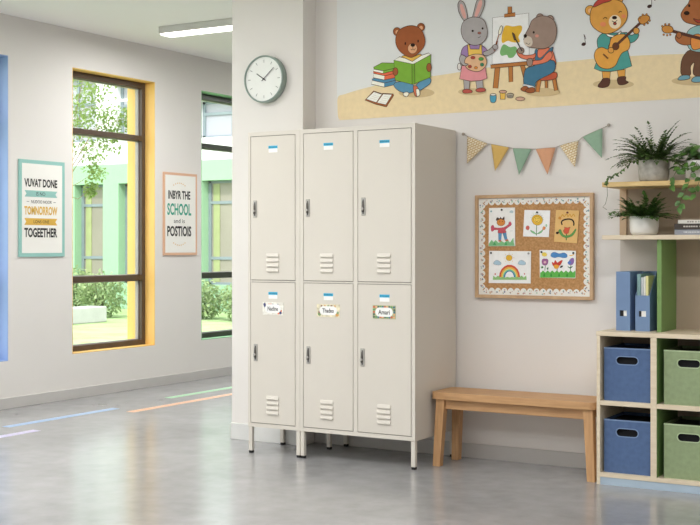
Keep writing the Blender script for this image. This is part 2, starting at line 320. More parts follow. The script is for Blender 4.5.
ART = {
 'ground': [
  ('b','e2cea6',0,[8,176,57,191,194,217,428,248,687,258,1056,282,1406,277,1630,280,1898,275,2155,262,2592,243,2639,230,2644,142,2639,45,2620,41,2155,39,1630,39,1056,38,559,38,57,37,22,41,8,57,4,111]),
 ],
 'reading_bear': [
  ('b','c9b288',0,[650.8,159.7,624,143.8,555.6,138.8,476.9,147,425.1,164.8,425.1,183.8,476.9,195,555.6,193,624,179.1]),
  ('p','f1ece0',1,[243.1,261.5,324.8,238.8,401,248.5,398.7,225.8,323.6,213.9,238.5,236.7]),
  ('p','4f86a6',1,[324.8,238.8,401,250.5,403.2,224.5,323.6,213.9]),
  ('p','4f86a6',1,[240.8,266.7,315.6,281.5,401,260.4,401,248.5,324.8,237.8,243.1,259.5]),
  ('p','f1ece0',1,[254.7,300.9,327.1,280.7,398.7,288.4,401,265.4,323.6,255.9,250.1,274.1]),
  ('p','d9694a',1,[327.1,281.7,401,292.3,403.2,264.2,323.6,255.9]),
  ('p','d9694a',1,[250.1,311.3,315.6,321.5,395.3,300.6,401,290.3,327.1,279.7,252.4,299.1]),
  ('p','f1ece0',1,[255.8,326,317.9,309.3,387.4,313.2,387.4,309.2,314.5,294.6,252.4,311.2]),
  ('p','76a83e',1,[317.9,310.3,389.7,321,389.7,305,315.6,294.5]),
  ('p','76a83e',1,[252.4,335.3,309.9,357,391.9,348.7,391.9,318.8,317.9,309.3,254.7,324.1]),
  ('p','9a5a34',1,[194.4,145.8,252.4,196.6,307.6,176.9,316.8,178.3,384,170,387.4,161.8,338.5,97,266.2,117.3]),
  ('p','f4efe4',1,[203.7,151.3,254.7,191.4,300.7,175.4,311.1,175.7,270.8,127.1]),
  ('p','f4efe4',1,[316.8,174.3,376.1,166.5,335.1,110.2,276.6,125.7]),
  ('l','b5aa98',0.25,[229.2,156.8,275.4,142.9]),
  ('l','b5aa98',0.25,[292.7,131.8,332.8,121.3]),
  ('l','b5aa98',0.25,[239.7,165.2,284.7,151.3]),
  ('l','b5aa98',0.25,[303,141.1,343.1,131.7]),
  ('l','b5aa98',0.25,[250.1,173.6,293.8,159.8]),
  ('l','b5aa98',0.25,[313.3,150.5,353.3,142]),
  ('l','b5aa98',0.25,[260.5,182,303,168.2]),
  ('l','b5aa98',0.25,[323.6,159.9,363.6,152.4]),
  ('b','8a4a2c',1,[440.4,366.7,496.4,387,568.6,371.4,585.1,325.9,568.6,258.4,440.4,267.6]),
  ('b','e0b556',1,[440.4,381.6,468.5,386.3,513.2,375.8,557.5,387,570.8,374.2,535.4,339.6,468.5,354.6]),
  ('b','5b8fae',1,[389.7,216.4,401,235.6,446.1,237.4,502,228.6,518.7,207.7,524.3,177.8,479.7,167.8,423.6,184.4]),
  ('b','5b8fae',1,[524.3,197.5,557.5,229.7,607.1,250.7,629,239.4,625.7,215.2,590.6,193,546.5,176.3]),
  ('b','f3e6d6',1,[451.7,169.6,474.1,176.1,488.6,165.3,474.1,148.4,455,155.5]),
  ('b','c96f4f',1,[516.5,202.9,535.4,206.6,548.7,190.9,555.3,161,540.9,144.2,524.3,158]),
  ('b','f3e6d6',1,[535.4,186.9,553.1,185.7,559.7,155.8,544.2,144,537.6,157.2]),
  ('b','9a5733',1,[434.8,527.9,429,513.1,414.3,506.3,397.6,510.6,386.6,524.1,386.6,540.4,397.6,552,414.3,553.3,429,543.8]),
  ('b','d8a47c',0,[424.7,524.9,421.8,516.8,414.4,513.1,406.1,515.3,400.6,522.6,400.6,531.5,406.1,537.7,414.4,538.5,421.8,533.4]),
  ('b','9a5733',1,[590.6,539.4,584.9,525.4,570.6,518.9,554.2,523.1,543.5,536,543.5,551.4,554.2,562.3,570.6,563.5,584.9,554.4]),
  ('b','d8a47c',0,[579.6,536.4,576.8,529.1,569.6,525.8,561.4,527.9,556,534.6,556,542.6,561.4,548.3,569.6,549,576.8,544.3]),
  ('b','9a5733',1,[401,479.3,414.5,527.8,457.3,551.6,513.2,555.4,566.4,528.8,590.6,477.5,588.4,433.6,557.5,398.8,518.7,375.4,493.1,374.4,451.7,395.6,414.5,433.4]),
  ('b','d8a47c',0.5,[542,420.8,535,402.4,517.3,393.7,497,398.9,483.7,415.5,483.7,435.8,497,450.2,517.3,452,535,440.3]),
  ('b','2a1b15',0,[528.7,441.6,525.3,435.5,516.8,432.9,507,434.9,500.7,440.6,500.7,447.3,507,452,516.8,452.3,525.3,448.2]),
  ('s','2a1b15',0.6,[514.3,433.9,514.3,422.1]),
  ('s','2a1b15',0.6,[499.8,423.3,508.7,414.7,514.3,420.1,524.3,413.4,530.9,423.7]),
  ('b','2a1b15',0,[469.6,455.5,468.6,449.9,465.9,447,462.9,448.4,460.9,453.2,460.9,459.3,462.9,463.8,465.9,464.6,468.6,461.3]),
  ('b','2a1b15',0,[553.1,462.1,552.1,456.5,549.4,453.7,546.5,455,544.5,459.9,544.5,465.9,546.5,470.4,549.4,471.2,552.1,467.9]),
  ('p','f1ece0',1,[391.9,364.6,429.2,382.5,468.5,369.5,510.9,348.4,568.6,378.3,614.8,389.2,632.3,379,524.3,334.5,508.7,333.7]),
  ('p','79a83c',1,[389.7,365.8,508.7,334.7,509.8,217.2,398.7,248.7]),
  ('p','79a83c',1,[526.5,336.3,630.1,376.3,629,249.2,528.7,219.8]),
  ('p','6a9a34',1,[508.7,334.7,526.5,336.3,528.7,218.9,509.8,217.2]),
  ('b','9a5733',1,[417.9,297,414,282.6,403.9,275.5,392.5,279,385,291.6,385,307.2,392.5,318.7,403.9,320.5,414,312]),
  ('b','9a5733',1,[634.5,304.5,630.9,289.1,621.8,281.4,611.5,285,604.7,298.4,604.7,315.1,611.5,327.5,621.8,329.6,630.9,320.5]),
 ],
 'painting_rabbit': [
  ('b','c9b288',0,[969.7,144.5,950.2,133.4,900.5,130.1,843.6,136,806.1,148.5,806.1,161.7,843.6,169.4,900.5,167.9,950.2,158]),
  ('b','a9a4a4',1,[837.7,553.8,809.3,597.3,799.8,641.2,806.9,664.1,821.1,667,840,650,854.2,609,861.2,562.3]),
  ('b','d9a39c',0,[836.5,567.9,818.8,607.1,814,645.2,828.2,643.7,844.7,604.5,851.8,569.6]),
  ('b','a9a4a4',1,[891.7,559.3,901.1,604.3,917.4,655.9,944.2,673.4,963.9,658.6,961.6,619.5,929.1,559]),
  ('b','d9a39c',0,[903.4,568.9,915.1,613.6,932.6,654.4,947.7,658.1,947.7,626.3,920.9,570.4]),
  ('b','d8d4d0',1,[821.1,295.7,818.4,283.5,811.4,277.5,803.4,280.3,798.1,290.9,798.1,304.1,803.4,313.8,811.4,315.5,818.4,308.4]),
  ('p','a9a4a4',1,[835.3,225,875.3,216.8,870.6,163.7,840,165.8]),
  ('p','a9a4a4',1,[910.4,214.4,952.3,216.8,957,166.5,917.4,164.9]),
  ('b','b5544a',1,[830.6,161,856.5,166.8,885.9,157.4,887,145.6,856.5,143.3,835.3,146.8]),
  ('b','b5544a',1,[912.8,160.9,938.4,167.8,966.2,161.7,968.5,148.8,938.4,144.4,915.1,150.1]),
  ('b','9c7fae',1,[818.8,360.3,832.9,402,880,417.3,938.4,409.2,978.9,377.1,973.2,347.9,950,339.1,950,291.3,830.6,300.4,832.9,353.8]),
  ('p','d98f95',1,[825.9,300.7,967.4,295.3,980.1,218,938.4,208.2,880,209,811.7,226.7]),
  ('p','e2bb5c',1,[860.1,414.8,873,413.7,877.7,389.8,932.6,385.2,936.1,408.3,947.7,405.2,950,347.6,865.9,354.4]),
  ('b','a9a4a4',1,[818.8,360.3,811.7,328.7,838.9,299.8,882.4,301.8,874.1,321.7,844.7,352.9]),
  ('b','a9a4a4',1,[957,365.1,990.5,376.2,1021.5,396.8,1037.6,390.2,1026.1,362.6,990.5,346.5,963.9,346.5]),
  ('b','d9b08a',1,[842.4,315.6,854.2,344.6,903.4,358.8,955.8,349.3,977.8,317.8,968.5,282.5,926.7,260.1,874.1,272.5,849.5,293.6,865.9,305.2]),
  ('b','a8433a',0.5,[908.1,339.3,904.8,334,896.5,331.8,887,333.5,880.9,338.5,880.9,344.3,887,348.3,896.5,348.6,904.8,345]),
  ('b','4f9a4a',0.5,[959.3,327.8,955.7,321.9,946.8,319.3,936.6,321.3,930,326.8,930,333.4,936.6,337.8,946.8,338.2,955.7,334.2]),
  ('b','2f7a5a',0.5,[961.6,295.7,958.9,289.8,952,287.1,944.2,288.8,939.1,294.2,939.1,300.7,944.2,305.4,952,305.9,958.9,302.1]),
  ('b','a8433a',0.5,[887,290.8,884.3,285.5,877.4,283.1,869.5,284.7,864.3,289.6,864.3,295.4,869.5,299.5,877.4,299.9,884.3,296.5]),
  ('b','d0803a',0.5,[923.3,281.6,920.8,277,914.6,274.9,907.5,276.4,902.9,280.6,902.9,285.7,907.5,289.3,914.6,289.6,920.8,286.6]),
  ('b','a9a4a4',1,[821.1,499.6,838.9,549.4,897.6,567.3,959.3,545.4,982.4,484.9,973.2,438,932.6,409.7,882.4,413.9,838.9,446.6]),
  ('b','2a1b15',0,[899.9,489.2,898.3,485.3,894.1,483.5,889.4,484.6,886.3,488.3,886.3,492.7,889.4,495.7,894.1,496.1,898.3,493.5]),
  ('b','2a1b15',0,[959.3,497.7,957.9,493.7,954.5,491.8,950.6,492.9,948,496.5,948,500.9,950.6,504,954.5,504.4,957.9,501.9]),
  ('b','a5675c',0.5,[944.2,473.5,941.7,469.6,935.5,468,928.5,469.4,923.9,473.2,923.9,477.5,928.5,480.5,935.5,480.6,941.7,477.8]),
  ('s','2a1b15',0.5,[924.4,452.9,932.6,449,940.7,456.8]),
  ('l','8a5030',1.3,[1022.7,367.1,1055.9,465.6]),
  ('l','7a4428',2.2,[1026.1,373.2,1042.2,421.5]),
  ('b','f0e6cf',1,[1049,459.9,1055.9,488.8,1067.3,502.5,1074.1,487.1,1062.7,456.6]),
  ('b','a9a4a4',1,[1046.7,386.3,1043,377.1,1033.5,372.8,1022.7,375.5,1015.6,383.8,1015.6,393.9,1022.7,401.1,1033.5,401.9,1043,396.1]),
 ],
 'easel_and_canvas': [
  ('p','b5763f',1,[1106.8,281.3,1131.7,279.4,1133,189.4,1109.3,188.7]),
  ('p','b5763f',1,[1026.6,280.4,1056.8,278.1,1044.2,158.4,1014,162.7]),
  ('p','b5763f',1,[1176.3,276,1202.1,276.3,1225.4,188.7,1203.3,178.8]),
  ('p','b5763f',1,[1103.1,605.1,1126.7,602.7,1126.7,558.9,1103.1,561.2]),
  ('p','f0efec',0.7,[1011.4,552.6,1226.6,558.3,1229.1,292.6,1008.9,295.7]),
  ('p','b5763f',1,[1081.9,565.5,1146.6,568.4,1146.6,547.7,1081.9,549.3]),
  ('b','e0b23c',0,[1074.4,473.6,1090.6,502.2,1134.2,493.6,1181.2,493.8,1186.1,467,1166.4,434.3,1173.8,404.9,1134.2,406,1103.1,416.7,1071.8,407.9,1065.6,437.4]),
  ('b','7cb070',0,[1056.8,362.8,1078.1,399.2,1115.6,381,1146.6,381.9,1159,360.1,1136.7,325.1,1109.3,322.7,1096.9,339.8,1065.6,337.7]),
  ('p','b5763f',1,[998.8,291.9,1232.7,294.6,1232.7,274,1001.3,273]),
  ('b','4f9ab5',1,[998.8,126.5,1031.6,126.7,1029.1,85.1,1001.3,86.7]),
  ('b','e8e4dc',1,[1032.9,124.3,1028.8,120.8,1018.3,119.5,1006.4,121,998.6,124.5,998.6,128.5,1006.4,131.1,1018.3,131,1028.8,128.3]),
  ('p','e0b556',1,[1056.8,136.7,1089.4,134.6,1086.9,95.4,1059.3,97.1]),
  ('b','c9a08a',1,[1096.9,136.4,1091.6,131.6,1078.3,129.6,1063.1,131.6,1053.1,136.5,1053.1,142,1063.1,145.6,1078.3,145.6,1091.6,142]),
  ('b','a9a08f',1,[1139.2,116.4,1134.2,110.8,1121.7,108.4,1107.5,110.4,1098.1,115.8,1098.1,122.2,1107.5,126.4,1121.7,126.6,1134.2,122.6]),
  ('b','8a8378',0.5,[1136.7,106.2,1132.3,102,1121.3,100.3,1108.7,101.9,1100.5,106.1,1100.5,110.8,1108.7,113.9,1121.3,113.9,1132.3,110.9]),
  ('b','c9a08a',1,[1204.6,90.4,1198.2,84.2,1182.2,81.6,1163.9,84,1151.9,90.1,1151.9,97.2,1163.9,101.9,1182.2,102,1198.2,97.4]),
 ],
 'painting_bear': [
  ('b','c9b288',0,[1407.6,113.9,1383.9,100.9,1323.5,97,1254.1,104.1,1208.4,119,1208.4,134.7,1254.1,143.7,1323.5,141.8,1383.9,130]),
  ('p','b5763f',1,[1279,195.2,1300.8,191.4,1288.7,121.6,1266.9,125.3]),
  ('p','b5763f',1,[1320.2,192.3,1337,191.1,1337,141.2,1322.6,142.2]),
  ('p','b5763f',1,[1361,198.5,1382.6,199.2,1395.7,126,1375.4,122.8]),
  ('b','b9573c',1,[1283.9,204,1311.7,216.8,1365.8,224.2,1389.7,216.8,1387.3,192.1,1353.8,183.1,1299.6,184.7]),
  ('b','dd7c5f',1,[1271.7,341.7,1305.7,361.7,1353.8,353.1,1375.4,310.6,1377.8,257.2,1275.4,259.3,1251,284]),
  ('b','44748f',1,[1202.1,236.2,1218,257.9,1263.2,269.4,1305.7,291.2,1371.8,286,1381.4,245.7,1359.8,219,1293.6,191.9,1269.3,174.2,1263.2,151.8,1226.6,154.3,1198.4,173.4]),
  ('b','44748f',0.7,[1263.2,305.9,1264.4,351.4,1279,352.5,1279,318.3,1299.6,308.7,1353.8,355.4,1368.2,351.9,1329.8,295,1275.4,282.1]),
  ('b','dd7c5f',1,[1196,331.9,1165.1,361.9,1156.5,351.1,1177.5,318.4,1226.6,303.1,1263.2,311.6,1266.9,334.1,1244.9,327.9]),
  ('b','dd7c5f',1,[1238.8,273.5,1281.4,272.5,1335.8,283.1,1363.4,309.3,1353.8,338.4,1329.8,325.6,1299.6,297.3,1257.1,295]),
  ('b','9b8579',1,[1218,303.7,1244.9,307.3,1251,284,1238.8,264.4,1220.5,272.6]),
  ('b','9b8579',1,[1200.9,354.4,1196.3,343.7,1184.6,338.8,1171.3,341.9,1162.6,351.6,1162.6,363.4,1171.3,371.8,1184.6,372.7,1196.3,365.8]),
  ('b','d9dce0',0.5,[1196,171.3,1226.6,164.6,1262,151.9,1257.1,142,1220.5,153.5,1196,162.1]),
  ('b','9a5733',1,[1181.2,145.8,1202.1,159.4,1222.9,153.4,1220.5,130.6,1196,132.3]),
  ('b','9a5733',1,[1208.2,136,1238.8,150,1262,143.9,1259.6,123.5,1226.6,121.1]),
  ('b','9b8579',1,[1314.1,526.9,1309.3,515.7,1297.1,510.6,1283.3,514.1,1274.2,524.6,1274.2,537,1283.3,545.7,1297.1,546.5,1309.3,539.1]),
  ('b','9b8579',1,[1371.8,510.1,1367.1,497.4,1355,491.6,1341.2,495.3,1332.2,506.9,1332.2,520.8,1341.2,530.7,1355,531.8,1367.1,523.6]),
  ('b','c9a58f',0,[1364.6,508.5,1362.1,500.7,1355.7,497.1,1348.4,499.2,1343.7,506.2,1343.7,514.8,1348.4,520.8,1355.7,521.6,1362.1,516.7]),
  ('b','9b8579',1,[1208.2,442,1230.3,480.1,1251,518.2,1305.7,534.6,1365.8,510.6,1389.7,454.1,1375.4,387.5,1323.8,355.6,1263.2,363,1220.5,375.7,1199.6,408.4]),
  ('b','cdbfb0',0,[1199.6,414.1,1214.4,433.5,1242.5,421.8,1251,392.5,1238.8,374.1,1214.4,378.5,1199.6,396.9]),
  ('b','2a1b15',0,[1218,433.1,1215.8,426.7,1209.9,423.7,1203.3,425.5,1199,431.3,1199,438.4,1203.3,443.4,1209.9,444,1215.8,440]),
  ('b','2a1b15',0,[1263.2,448.5,1261.8,444.3,1258.2,442.3,1254.1,443.4,1251.4,447.3,1251.4,452,1254.1,455.3,1258.2,455.7,1261.8,453.1]),
  ('b','cf8f7f',0,[1287.5,427,1285,422.1,1278.5,419.9,1271.1,421.5,1266.3,426.1,1266.3,431.6,1271.1,435.4,1278.5,435.6,1285,432.3]),
  ('s','2a1b15',0.5,[1210.7,396,1227.8,386.5,1237.6,393.7]),
  ('l','3a3a3a',1.3,[1149.1,424.3,1189.8,351.9]),
  ('b','5a4a3a',1,[1131.7,456.9,1144.1,447.7,1151.5,420.6,1144.1,419]),
 ],
 'guitar_bear': [
  ('b','c9b288',0,[1813,129.3,1787.3,115.7,1721.8,111.9,1646.5,119.7,1596.8,135.8,1596.8,152.3,1646.5,161.6,1721.8,159.2,1787.3,146.4]),
  ('p','d99d4c',1,[1640.2,213.6,1687,208.1,1682.8,162.3,1645.4,164.9]),
  ('p','d99d4c',1,[1723.1,209.5,1767.2,209.2,1765.2,166.5,1730.3,166.9]),
  ('b','5a3a30',1,[1619.3,136.5,1637.1,158.4,1647.5,170.8,1682.8,166.3,1678.7,132.4,1650.7,122.3,1624.6,126]),
  ('b','5a3a30',1,[1726.2,169.2,1767.2,172.3,1769.3,152.2,1783.5,141.3,1761.1,130.8,1730.3,134.9]),
  ('p','4f9a93',1,[1624.6,295.5,1635,385.3,1666.3,407.7,1764.1,403.9,1774.4,333.3,1801.9,224.5,1748.8,209.6,1687,204.1,1635,210,1597.3,226.9]),
  ('b','4f9a93',1,[1616.2,346.6,1616.2,381.9,1640.2,407,1676.6,403.8,1687,365.7,1676.6,336.5,1692.2,315.1,1666.3,307.2,1629.8,315.2]),
  ('b','4f9a93',1,[1767.2,403.7,1799.8,385.8,1830.3,396,1838.3,377.4,1815.1,351.7,1779.5,344.8,1761.1,359.3]),
  ('b','f2ece0',1,[1666.3,404.7,1712.8,393.5,1743.7,413.8,1738.5,396.3,1712.8,383.5,1676.6,389.7]),
  ('b','dea04a',1,[1598.4,287.5,1608.9,325,1640.2,336.5,1671.4,323.9,1681.8,346.1,1692.2,380.3,1728.3,395.2,1769.3,391.5,1791.7,351.7,1785.6,314.4,1750.8,297.3,1733.4,271.7,1712.8,233.3,1671.4,219.3,1624.6,237]),
  ('b','6a3f26',1,[1733.4,333.7,1729.3,321.8,1718.9,316.2,1707.1,319.4,1699.4,330.1,1699.4,343.1,1707.1,352.4,1718.9,353.7,1729.3,346.3]),
  ('l','6a3f26',1.8,[1647.5,299.7,1674.6,273.4]),
  ('l','5a3a30',3.2,[1718,340,1858.5,454.8]),
  ('b','c98a42',1,[1835.3,467,1858.5,482.6,1888.7,479.6,1896.7,463.1,1875.6,441.4,1850.5,439.8]),
  ('b','c98a42',0.6,[1850.5,473.4,1847.9,469.4,1842.9,469.9,1840.4,474.4,1842.9,478.5,1847.9,478]),
  ('b','c98a42',0.6,[1865.6,485.8,1863.1,481.8,1858,482.3,1855.5,486.8,1858,490.9,1863.1,490.4]),
  ('b','c98a42',0.6,[1885.7,485.9,1883.1,481.8,1878.1,482.3,1875.6,486.8,1878.1,490.9,1883.1,490.4]),
  ('b','c98a42',0.6,[1901.7,452.7,1899.2,448.7,1894.2,449.2,1891.7,453.7,1894.2,457.7,1899.2,457.2]),
  ('b','c98a42',0.6,[1891.7,439.9,1889.2,435.8,1884.1,436.3,1881.6,440.8,1884.1,444.8,1889.2,444.4]),
  ('b','c98a42',0.6,[1873.6,433.6,1871.1,429.6,1866.1,430.1,1863.6,434.6,1866.1,438.6,1871.1,438.2]),
  ('b','d99d4c',1,[1705.6,315,1702,305.6,1692.8,301.2,1682.3,303.9,1675.5,312.3,1675.5,322.6,1682.3,330,1692.8,330.9,1702,325]),
  ('b','d99d4c',1,[1842.4,404.8,1838.6,394.3,1829,389.4,1818.1,392.4,1811,401.9,1811,413.5,1818.1,421.7,1829,422.7,1838.6,416]),
  ('b','d99d4c',1,[1605.7,534.4,1599.1,518.1,1582.3,510.8,1563.1,515.8,1550.6,530.8,1550.6,548.9,1563.1,561.4,1582.3,562.6,1599.1,551.9]),
  ('b','e6b98a',0,[1594.2,533.5,1590.7,525.4,1582,521.8,1572.1,524.3,1565.6,531.8,1565.6,540.8,1572.1,547.1,1582,547.7,1590.7,542.3]),
  ('b','d99d4c',1,[1754.9,576.5,1748.7,561.7,1732.9,555.1,1714.9,559.8,1703.1,573.6,1703.1,590.1,1714.9,601.4,1732.9,602.4,1748.7,592.5]),
  ('b','d99d4c',1,[1576.3,481.6,1584.7,546.6,1629.8,579.4,1692.2,586,1750.8,562.9,1779.5,510.2,1769.3,458.3,1723.1,417.6,1661.1,405.2,1603.6,436.6]),
  ('b','f0d9bd',0,[1744.7,460.6,1737,438.2,1717.5,427.7,1695.3,434,1680.7,454.3,1680.7,479.1,1695.3,496.6,1717.5,498.7,1737,484.5]),
  ('b','2a1b15',0,[1723.1,484.7,1720,479.2,1712,476.9,1703,478.8,1697.1,484.1,1697.1,490.3,1703,494.4,1712,494.6,1720,490.8]),
  ('b','a8433a',1,[1720,454,1718.1,449.6,1713.2,447.7,1707.7,449,1704,453.1,1704,457.9,1707.7,461.2,1713.2,461.5,1718.1,458.7]),
  ('s','2a1b15',0.7,[1695.3,470.3,1709.7,462.9,1725.2,471.5]),
  ('s','2a1b15',0.8,[1647.5,484.9,1659,491.9,1670.4,484.7]),
  ('s','2a1b15',0.8,[1732.4,508.8,1740.6,516,1748.8,511.2]),
  ('b','e08a5f',0,[1664.2,455.2,1660.3,447.8,1650.4,444.6,1639.2,447,1631.8,454.1,1631.8,462.3,1639.2,468,1650.4,468.4,1660.3,463.3]),
  ('b','e08a5f',0,[1771.3,487,1768.4,480.9,1761.2,478.2,1752.9,480.2,1747.5,485.9,1747.5,492.8,1752.9,497.5,1761.2,497.8,1768.4,493.7]),
  ('b','b8483f',1,[1595.2,552.6,1608.9,579.5,1650.7,603.4,1692.2,593,1689.1,576.3,1645.4,567.7]),
 ],
 'music_note': [
  ('b','3f2a26',0,[1551.3,364.4,1550.6,357.9,1544.6,353.1,1536.2,352,1529.2,355.2,1527,361.3,1530.5,367.3,1538.2,370.5,1546.4,369.3]),
  ('l','3f2a26',0.6,[1549.9,364.4,1540.4,413.9]),
  ('s','3f2a26',0.7,[1540.4,413.9,1548.8,396.9,1551,386.6]),
 ],
 'second_music_note': [
  ('b','3f2a26',0,[1907.9,530.5,1907,524.2,1900.8,519.3,1892.2,518.2,1885.2,521.4,1883.1,527.3,1886.9,533.2,1894.8,536.4,1903.1,535.3]),
  ('l','3f2a26',0.6,[1906.7,531.1,1906.7,583.4]),
  ('s','3f2a26',0.7,[1906.7,583.4,1918.7,565.4,1924.6,552.9]),
 ],
 'singing_guitarist': [
  ('b','c9b288',0,[2241.1,116.3,2214.5,103.4,2146.6,100.1,2068.4,108.2,2016.8,124,2016.8,140,2068.4,148.6,2146.6,145.8,2214.5,133]),
  ('b','6a4a38',1,[2058.7,168,2060.6,226.3,2078.1,263.8,2112,283.4,2222.2,274.3,2236.4,236.7,2226.9,146.2,2126.5,153.4,2126.5,216.3,2107.2,198.4,2107.2,157.7,2078.1,155.9]),
  ('b','6fa0b0',1,[2044,142.8,2063.5,157,2099.5,154.4,2102.4,138.6,2073.3,132.9,2047,134.8]),
  ('b','6fa0b0',1,[2112,128.3,2131.3,146.3,2174.5,143.2,2212.7,142.4,2214.6,123,2165,116.8,2126.5,117.6]),
  ('b','8fb8ba',1,[2087.8,365.1,2126.5,400.4,2203.1,402.9,2260,359.3,2250.6,269.1,2112,280.5]),
  ('b','a9683f',1,[2029.3,355.7,2044,376.8,2073.3,374.2,2105.3,353.8,2116.9,318.9,2097.5,309.8,2063.5,314.7,2037.2,332.5]),
  ('b','dd8f48',1,[2112,348.4,2145.8,361.8,2179.3,342.5,2222.2,362.7,2278.8,343.3,2288.2,280.3,2250.6,245.1,2212.7,272.2,2174.5,289.8,2126.5,282.2,2110.1,304.9]),
  ('b','6a3f26',1,[2220.3,312.9,2216.3,302.1,2206.1,297.1,2194.6,300.1,2187,309.8,2187,321.7,2194.6,330.1,2206.1,331.2,2216.3,324.4]),
  ('l','5a3a30',3.4,[2009.7,389.7,2203.1,321.1]),
  ('b','c98a42',1,[1960.4,403.9,1975.2,419.3,2007.8,413.3,2019.5,392.7,2007.8,380.1,1975.2,383]),
  ('b','c98a42',0.6,[1967.3,417,1964.9,413,1959.9,413.5,1957.4,418,1959.9,422,1964.9,421.5]),
  ('b','c98a42',0.6,[1983.1,425.4,1980.7,421.4,1975.7,421.8,1973.3,426.3,1975.7,430.3,1980.7,429.9]),
  ('b','c98a42',0.6,[2002.8,423.5,2000.4,419.5,1995.5,420,1993,424.5,1995.5,428.5,2000.4,428]),
  ('b','c98a42',0.6,[1975.2,373.2,1972.8,369.1,1967.8,369.6,1965.3,374,1967.8,378.1,1972.8,377.6]),
  ('b','c98a42',0.6,[1993,368.6,1990.5,364.6,1985.6,365.1,1983.1,369.5,1985.6,373.5,1990.5,373.1]),
  ('b','c98a42',0.6,[2008.7,370.2,2006.3,366.2,2001.4,366.6,1998.9,371.1,2001.4,375.1,2006.3,374.6]),
  ('b','a9683f',1,[2062.6,362.5,2059.4,352.7,2051.3,348.1,2042.1,350.8,2036,359.5,2036,370.2,2042.1,377.8,2051.3,378.8,2059.4,372.8]),
  ('b','a9683f',1,[2269.4,540.3,2262.8,523.8,2246,516.3,2226.9,521.5,2214.4,536.9,2214.4,555.3,2226.9,568.1,2246,569.2,2262.8,558.2]),
  ('b','a9683f',1,[2058.7,467,2076.2,500.3,2095.6,519.8,2112,552,2165,591.8,2236.4,563,2255.3,484.3,2226.9,424.7,2165,404.5,2112,415.3,2076.2,432.3]),
  ('b','2a1b15',0,[2103.3,471.4,2099.9,464.9,2091.3,462.1,2081.5,464.3,2075.1,470.5,2075.1,477.8,2081.5,482.8,2091.3,483.1,2099.9,478.6]),
  ('b','2a1b15',0,[2107.2,508.9,2105.8,504,2102.4,501.7,2098.5,503,2095.9,507.3,2095.9,512.7,2098.5,516.5,2102.4,517,2105.8,514]),
  ('b','a83f35',1,[2121.7,441.5,2150.6,432,2179.3,443.7,2169.7,423.4,2145.8,417.9]),
 ],
 'child_drawing': [
  ('p','edebe8',0,[81.7,498.6,236,498.6,237.4,287.2,78.3,286]),
  ('b','8fb0b8',0,[99.7,479.3,98.4,476,95.1,474.4,91.4,475,89,477.7,89,481.2,91.4,483.8,95.1,484.3,98.4,482.6]),
  ('b','b8c8cc',0,[203.5,472.7,213.7,483.2,225.9,478.7,223.9,468]),
  ('p','7fb884',0,[80.4,300,97.6,322.1,107.9,309.5,121.7,320.2,138.8,305,155.9,315.7,173,306.2,193.4,318.7,208.3,307.4,227.2,334.3,229.3,306.1,235.3,288.5,79.7,287.3]),
  ('p','4f9f62',0,[104.5,293.6,114.8,309.4,125.1,293.6]),
  ('p','4f9f62',0,[173,292.3,183.2,312.4,193.4,293.5]),
  ('p','5f8fb8',0.2,[137.4,361.8,159.3,361.7,153.9,318.8,138.8,318.9]),
  ('p','5f8fb8',0.2,[162.1,361.7,183.9,364.1,192,323.7,176.4,320]),
  ('p','c06a4a',0,[137.4,320.1,153.9,320.1,155.9,311.2,140.2,311.3]),
  ('p','c06a4a',0,[177.1,321.3,193.4,325,200.2,317.4,181.1,313.7]),
  ('b','bf5560',0.3,[114.8,388.6,138.8,387.1,173,391.2,200.2,406.7,203.5,395.4,181.1,378.6,183.2,361.6,137.4,359.3,136.1,375.7,112.7,377.2]),
  ('b','c4576a',0.2,[94.2,395.1,107.9,402.5,114.8,379.1,97.6,368.4]),
  ('b','c4576a',0.2,[198.8,413,208.3,421.7,217.1,406.6,203.5,395.4]),
  ('b','d48a45',0.4,[178.4,418.3,172.7,405.4,158.1,398.6,141.6,401.2,130.7,411.8,130.7,425.7,141.6,436.2,158.1,438.4,172.7,431.3]),
  ('b','4a3a35',0,[125.1,427.7,130.6,445.3,145.7,440.1,151.1,448.2,160.7,438.6,173,449.8,173,430.9,152.5,436.2]),
  ('b','3a2a25',0,[147.7,421.1,147.2,419.5,146,418.6,144.6,419,143.7,420.3,143.7,422,144.6,423.3,146,423.6,147.2,422.7]),
  ('b','3a2a25',0,[164.1,422.2,163.6,420.6,162.4,419.7,161,420.1,160.1,421.4,160.1,423.1,161,424.4,162.4,424.7,163.6,423.8]),
  ('s','b0b8bc',0.3,[206.9,369,223.9,371.4]),
 ],
 'sunflower_drawing': [
  ('p','f2f1ee',0,[291.8,484.5,441.2,479.7,433.4,335.3,283.7,339.7]),
  ('s','4f7a3f',0.9,[363,405.2,361.6,344.3]),
  ('b','7fb884',0.2,[361.6,350.5,347.7,364.9,326.5,373.1,337.8,358.8]),
  ('b','7fb884',0.2,[363.6,352.4,380.8,364.7,400.6,377,388.7,358.5]),
  ('b','c9645a',0.2,[301.1,380.8,302.5,394.5,313.1,398.2,321.1,390,315.8,374.5]),
  ('b','d98f5a',0.2,[397.3,375.1,400.6,392.4,413.7,389.2,410.4,376.9]),
  ('b','9fc0a0',0,[424.2,398.4,423,393.7,419.9,391.1,416.3,392.1,414,396,414,401,416.3,404.9,419.9,405.8,423,403.2]),
  ('b','e0b23c',0.4,[334.4,429.1,342.4,447.7,361,457.4,386.1,450.8,397.9,430.9,391.3,409.9,370.9,400.1,347.7,406.6]),
  ('b','e8c65a',0.3,[383.4,429.8,379.1,419.5,368.2,414.1,355.7,416.1,347.5,424.7,347.5,435.7,355.7,444.1,368.2,445.9,379.1,440.2]),
  ('s','9a5a20',0.5,[355.7,425.1,363.6,420.1,374.2,426.2]),
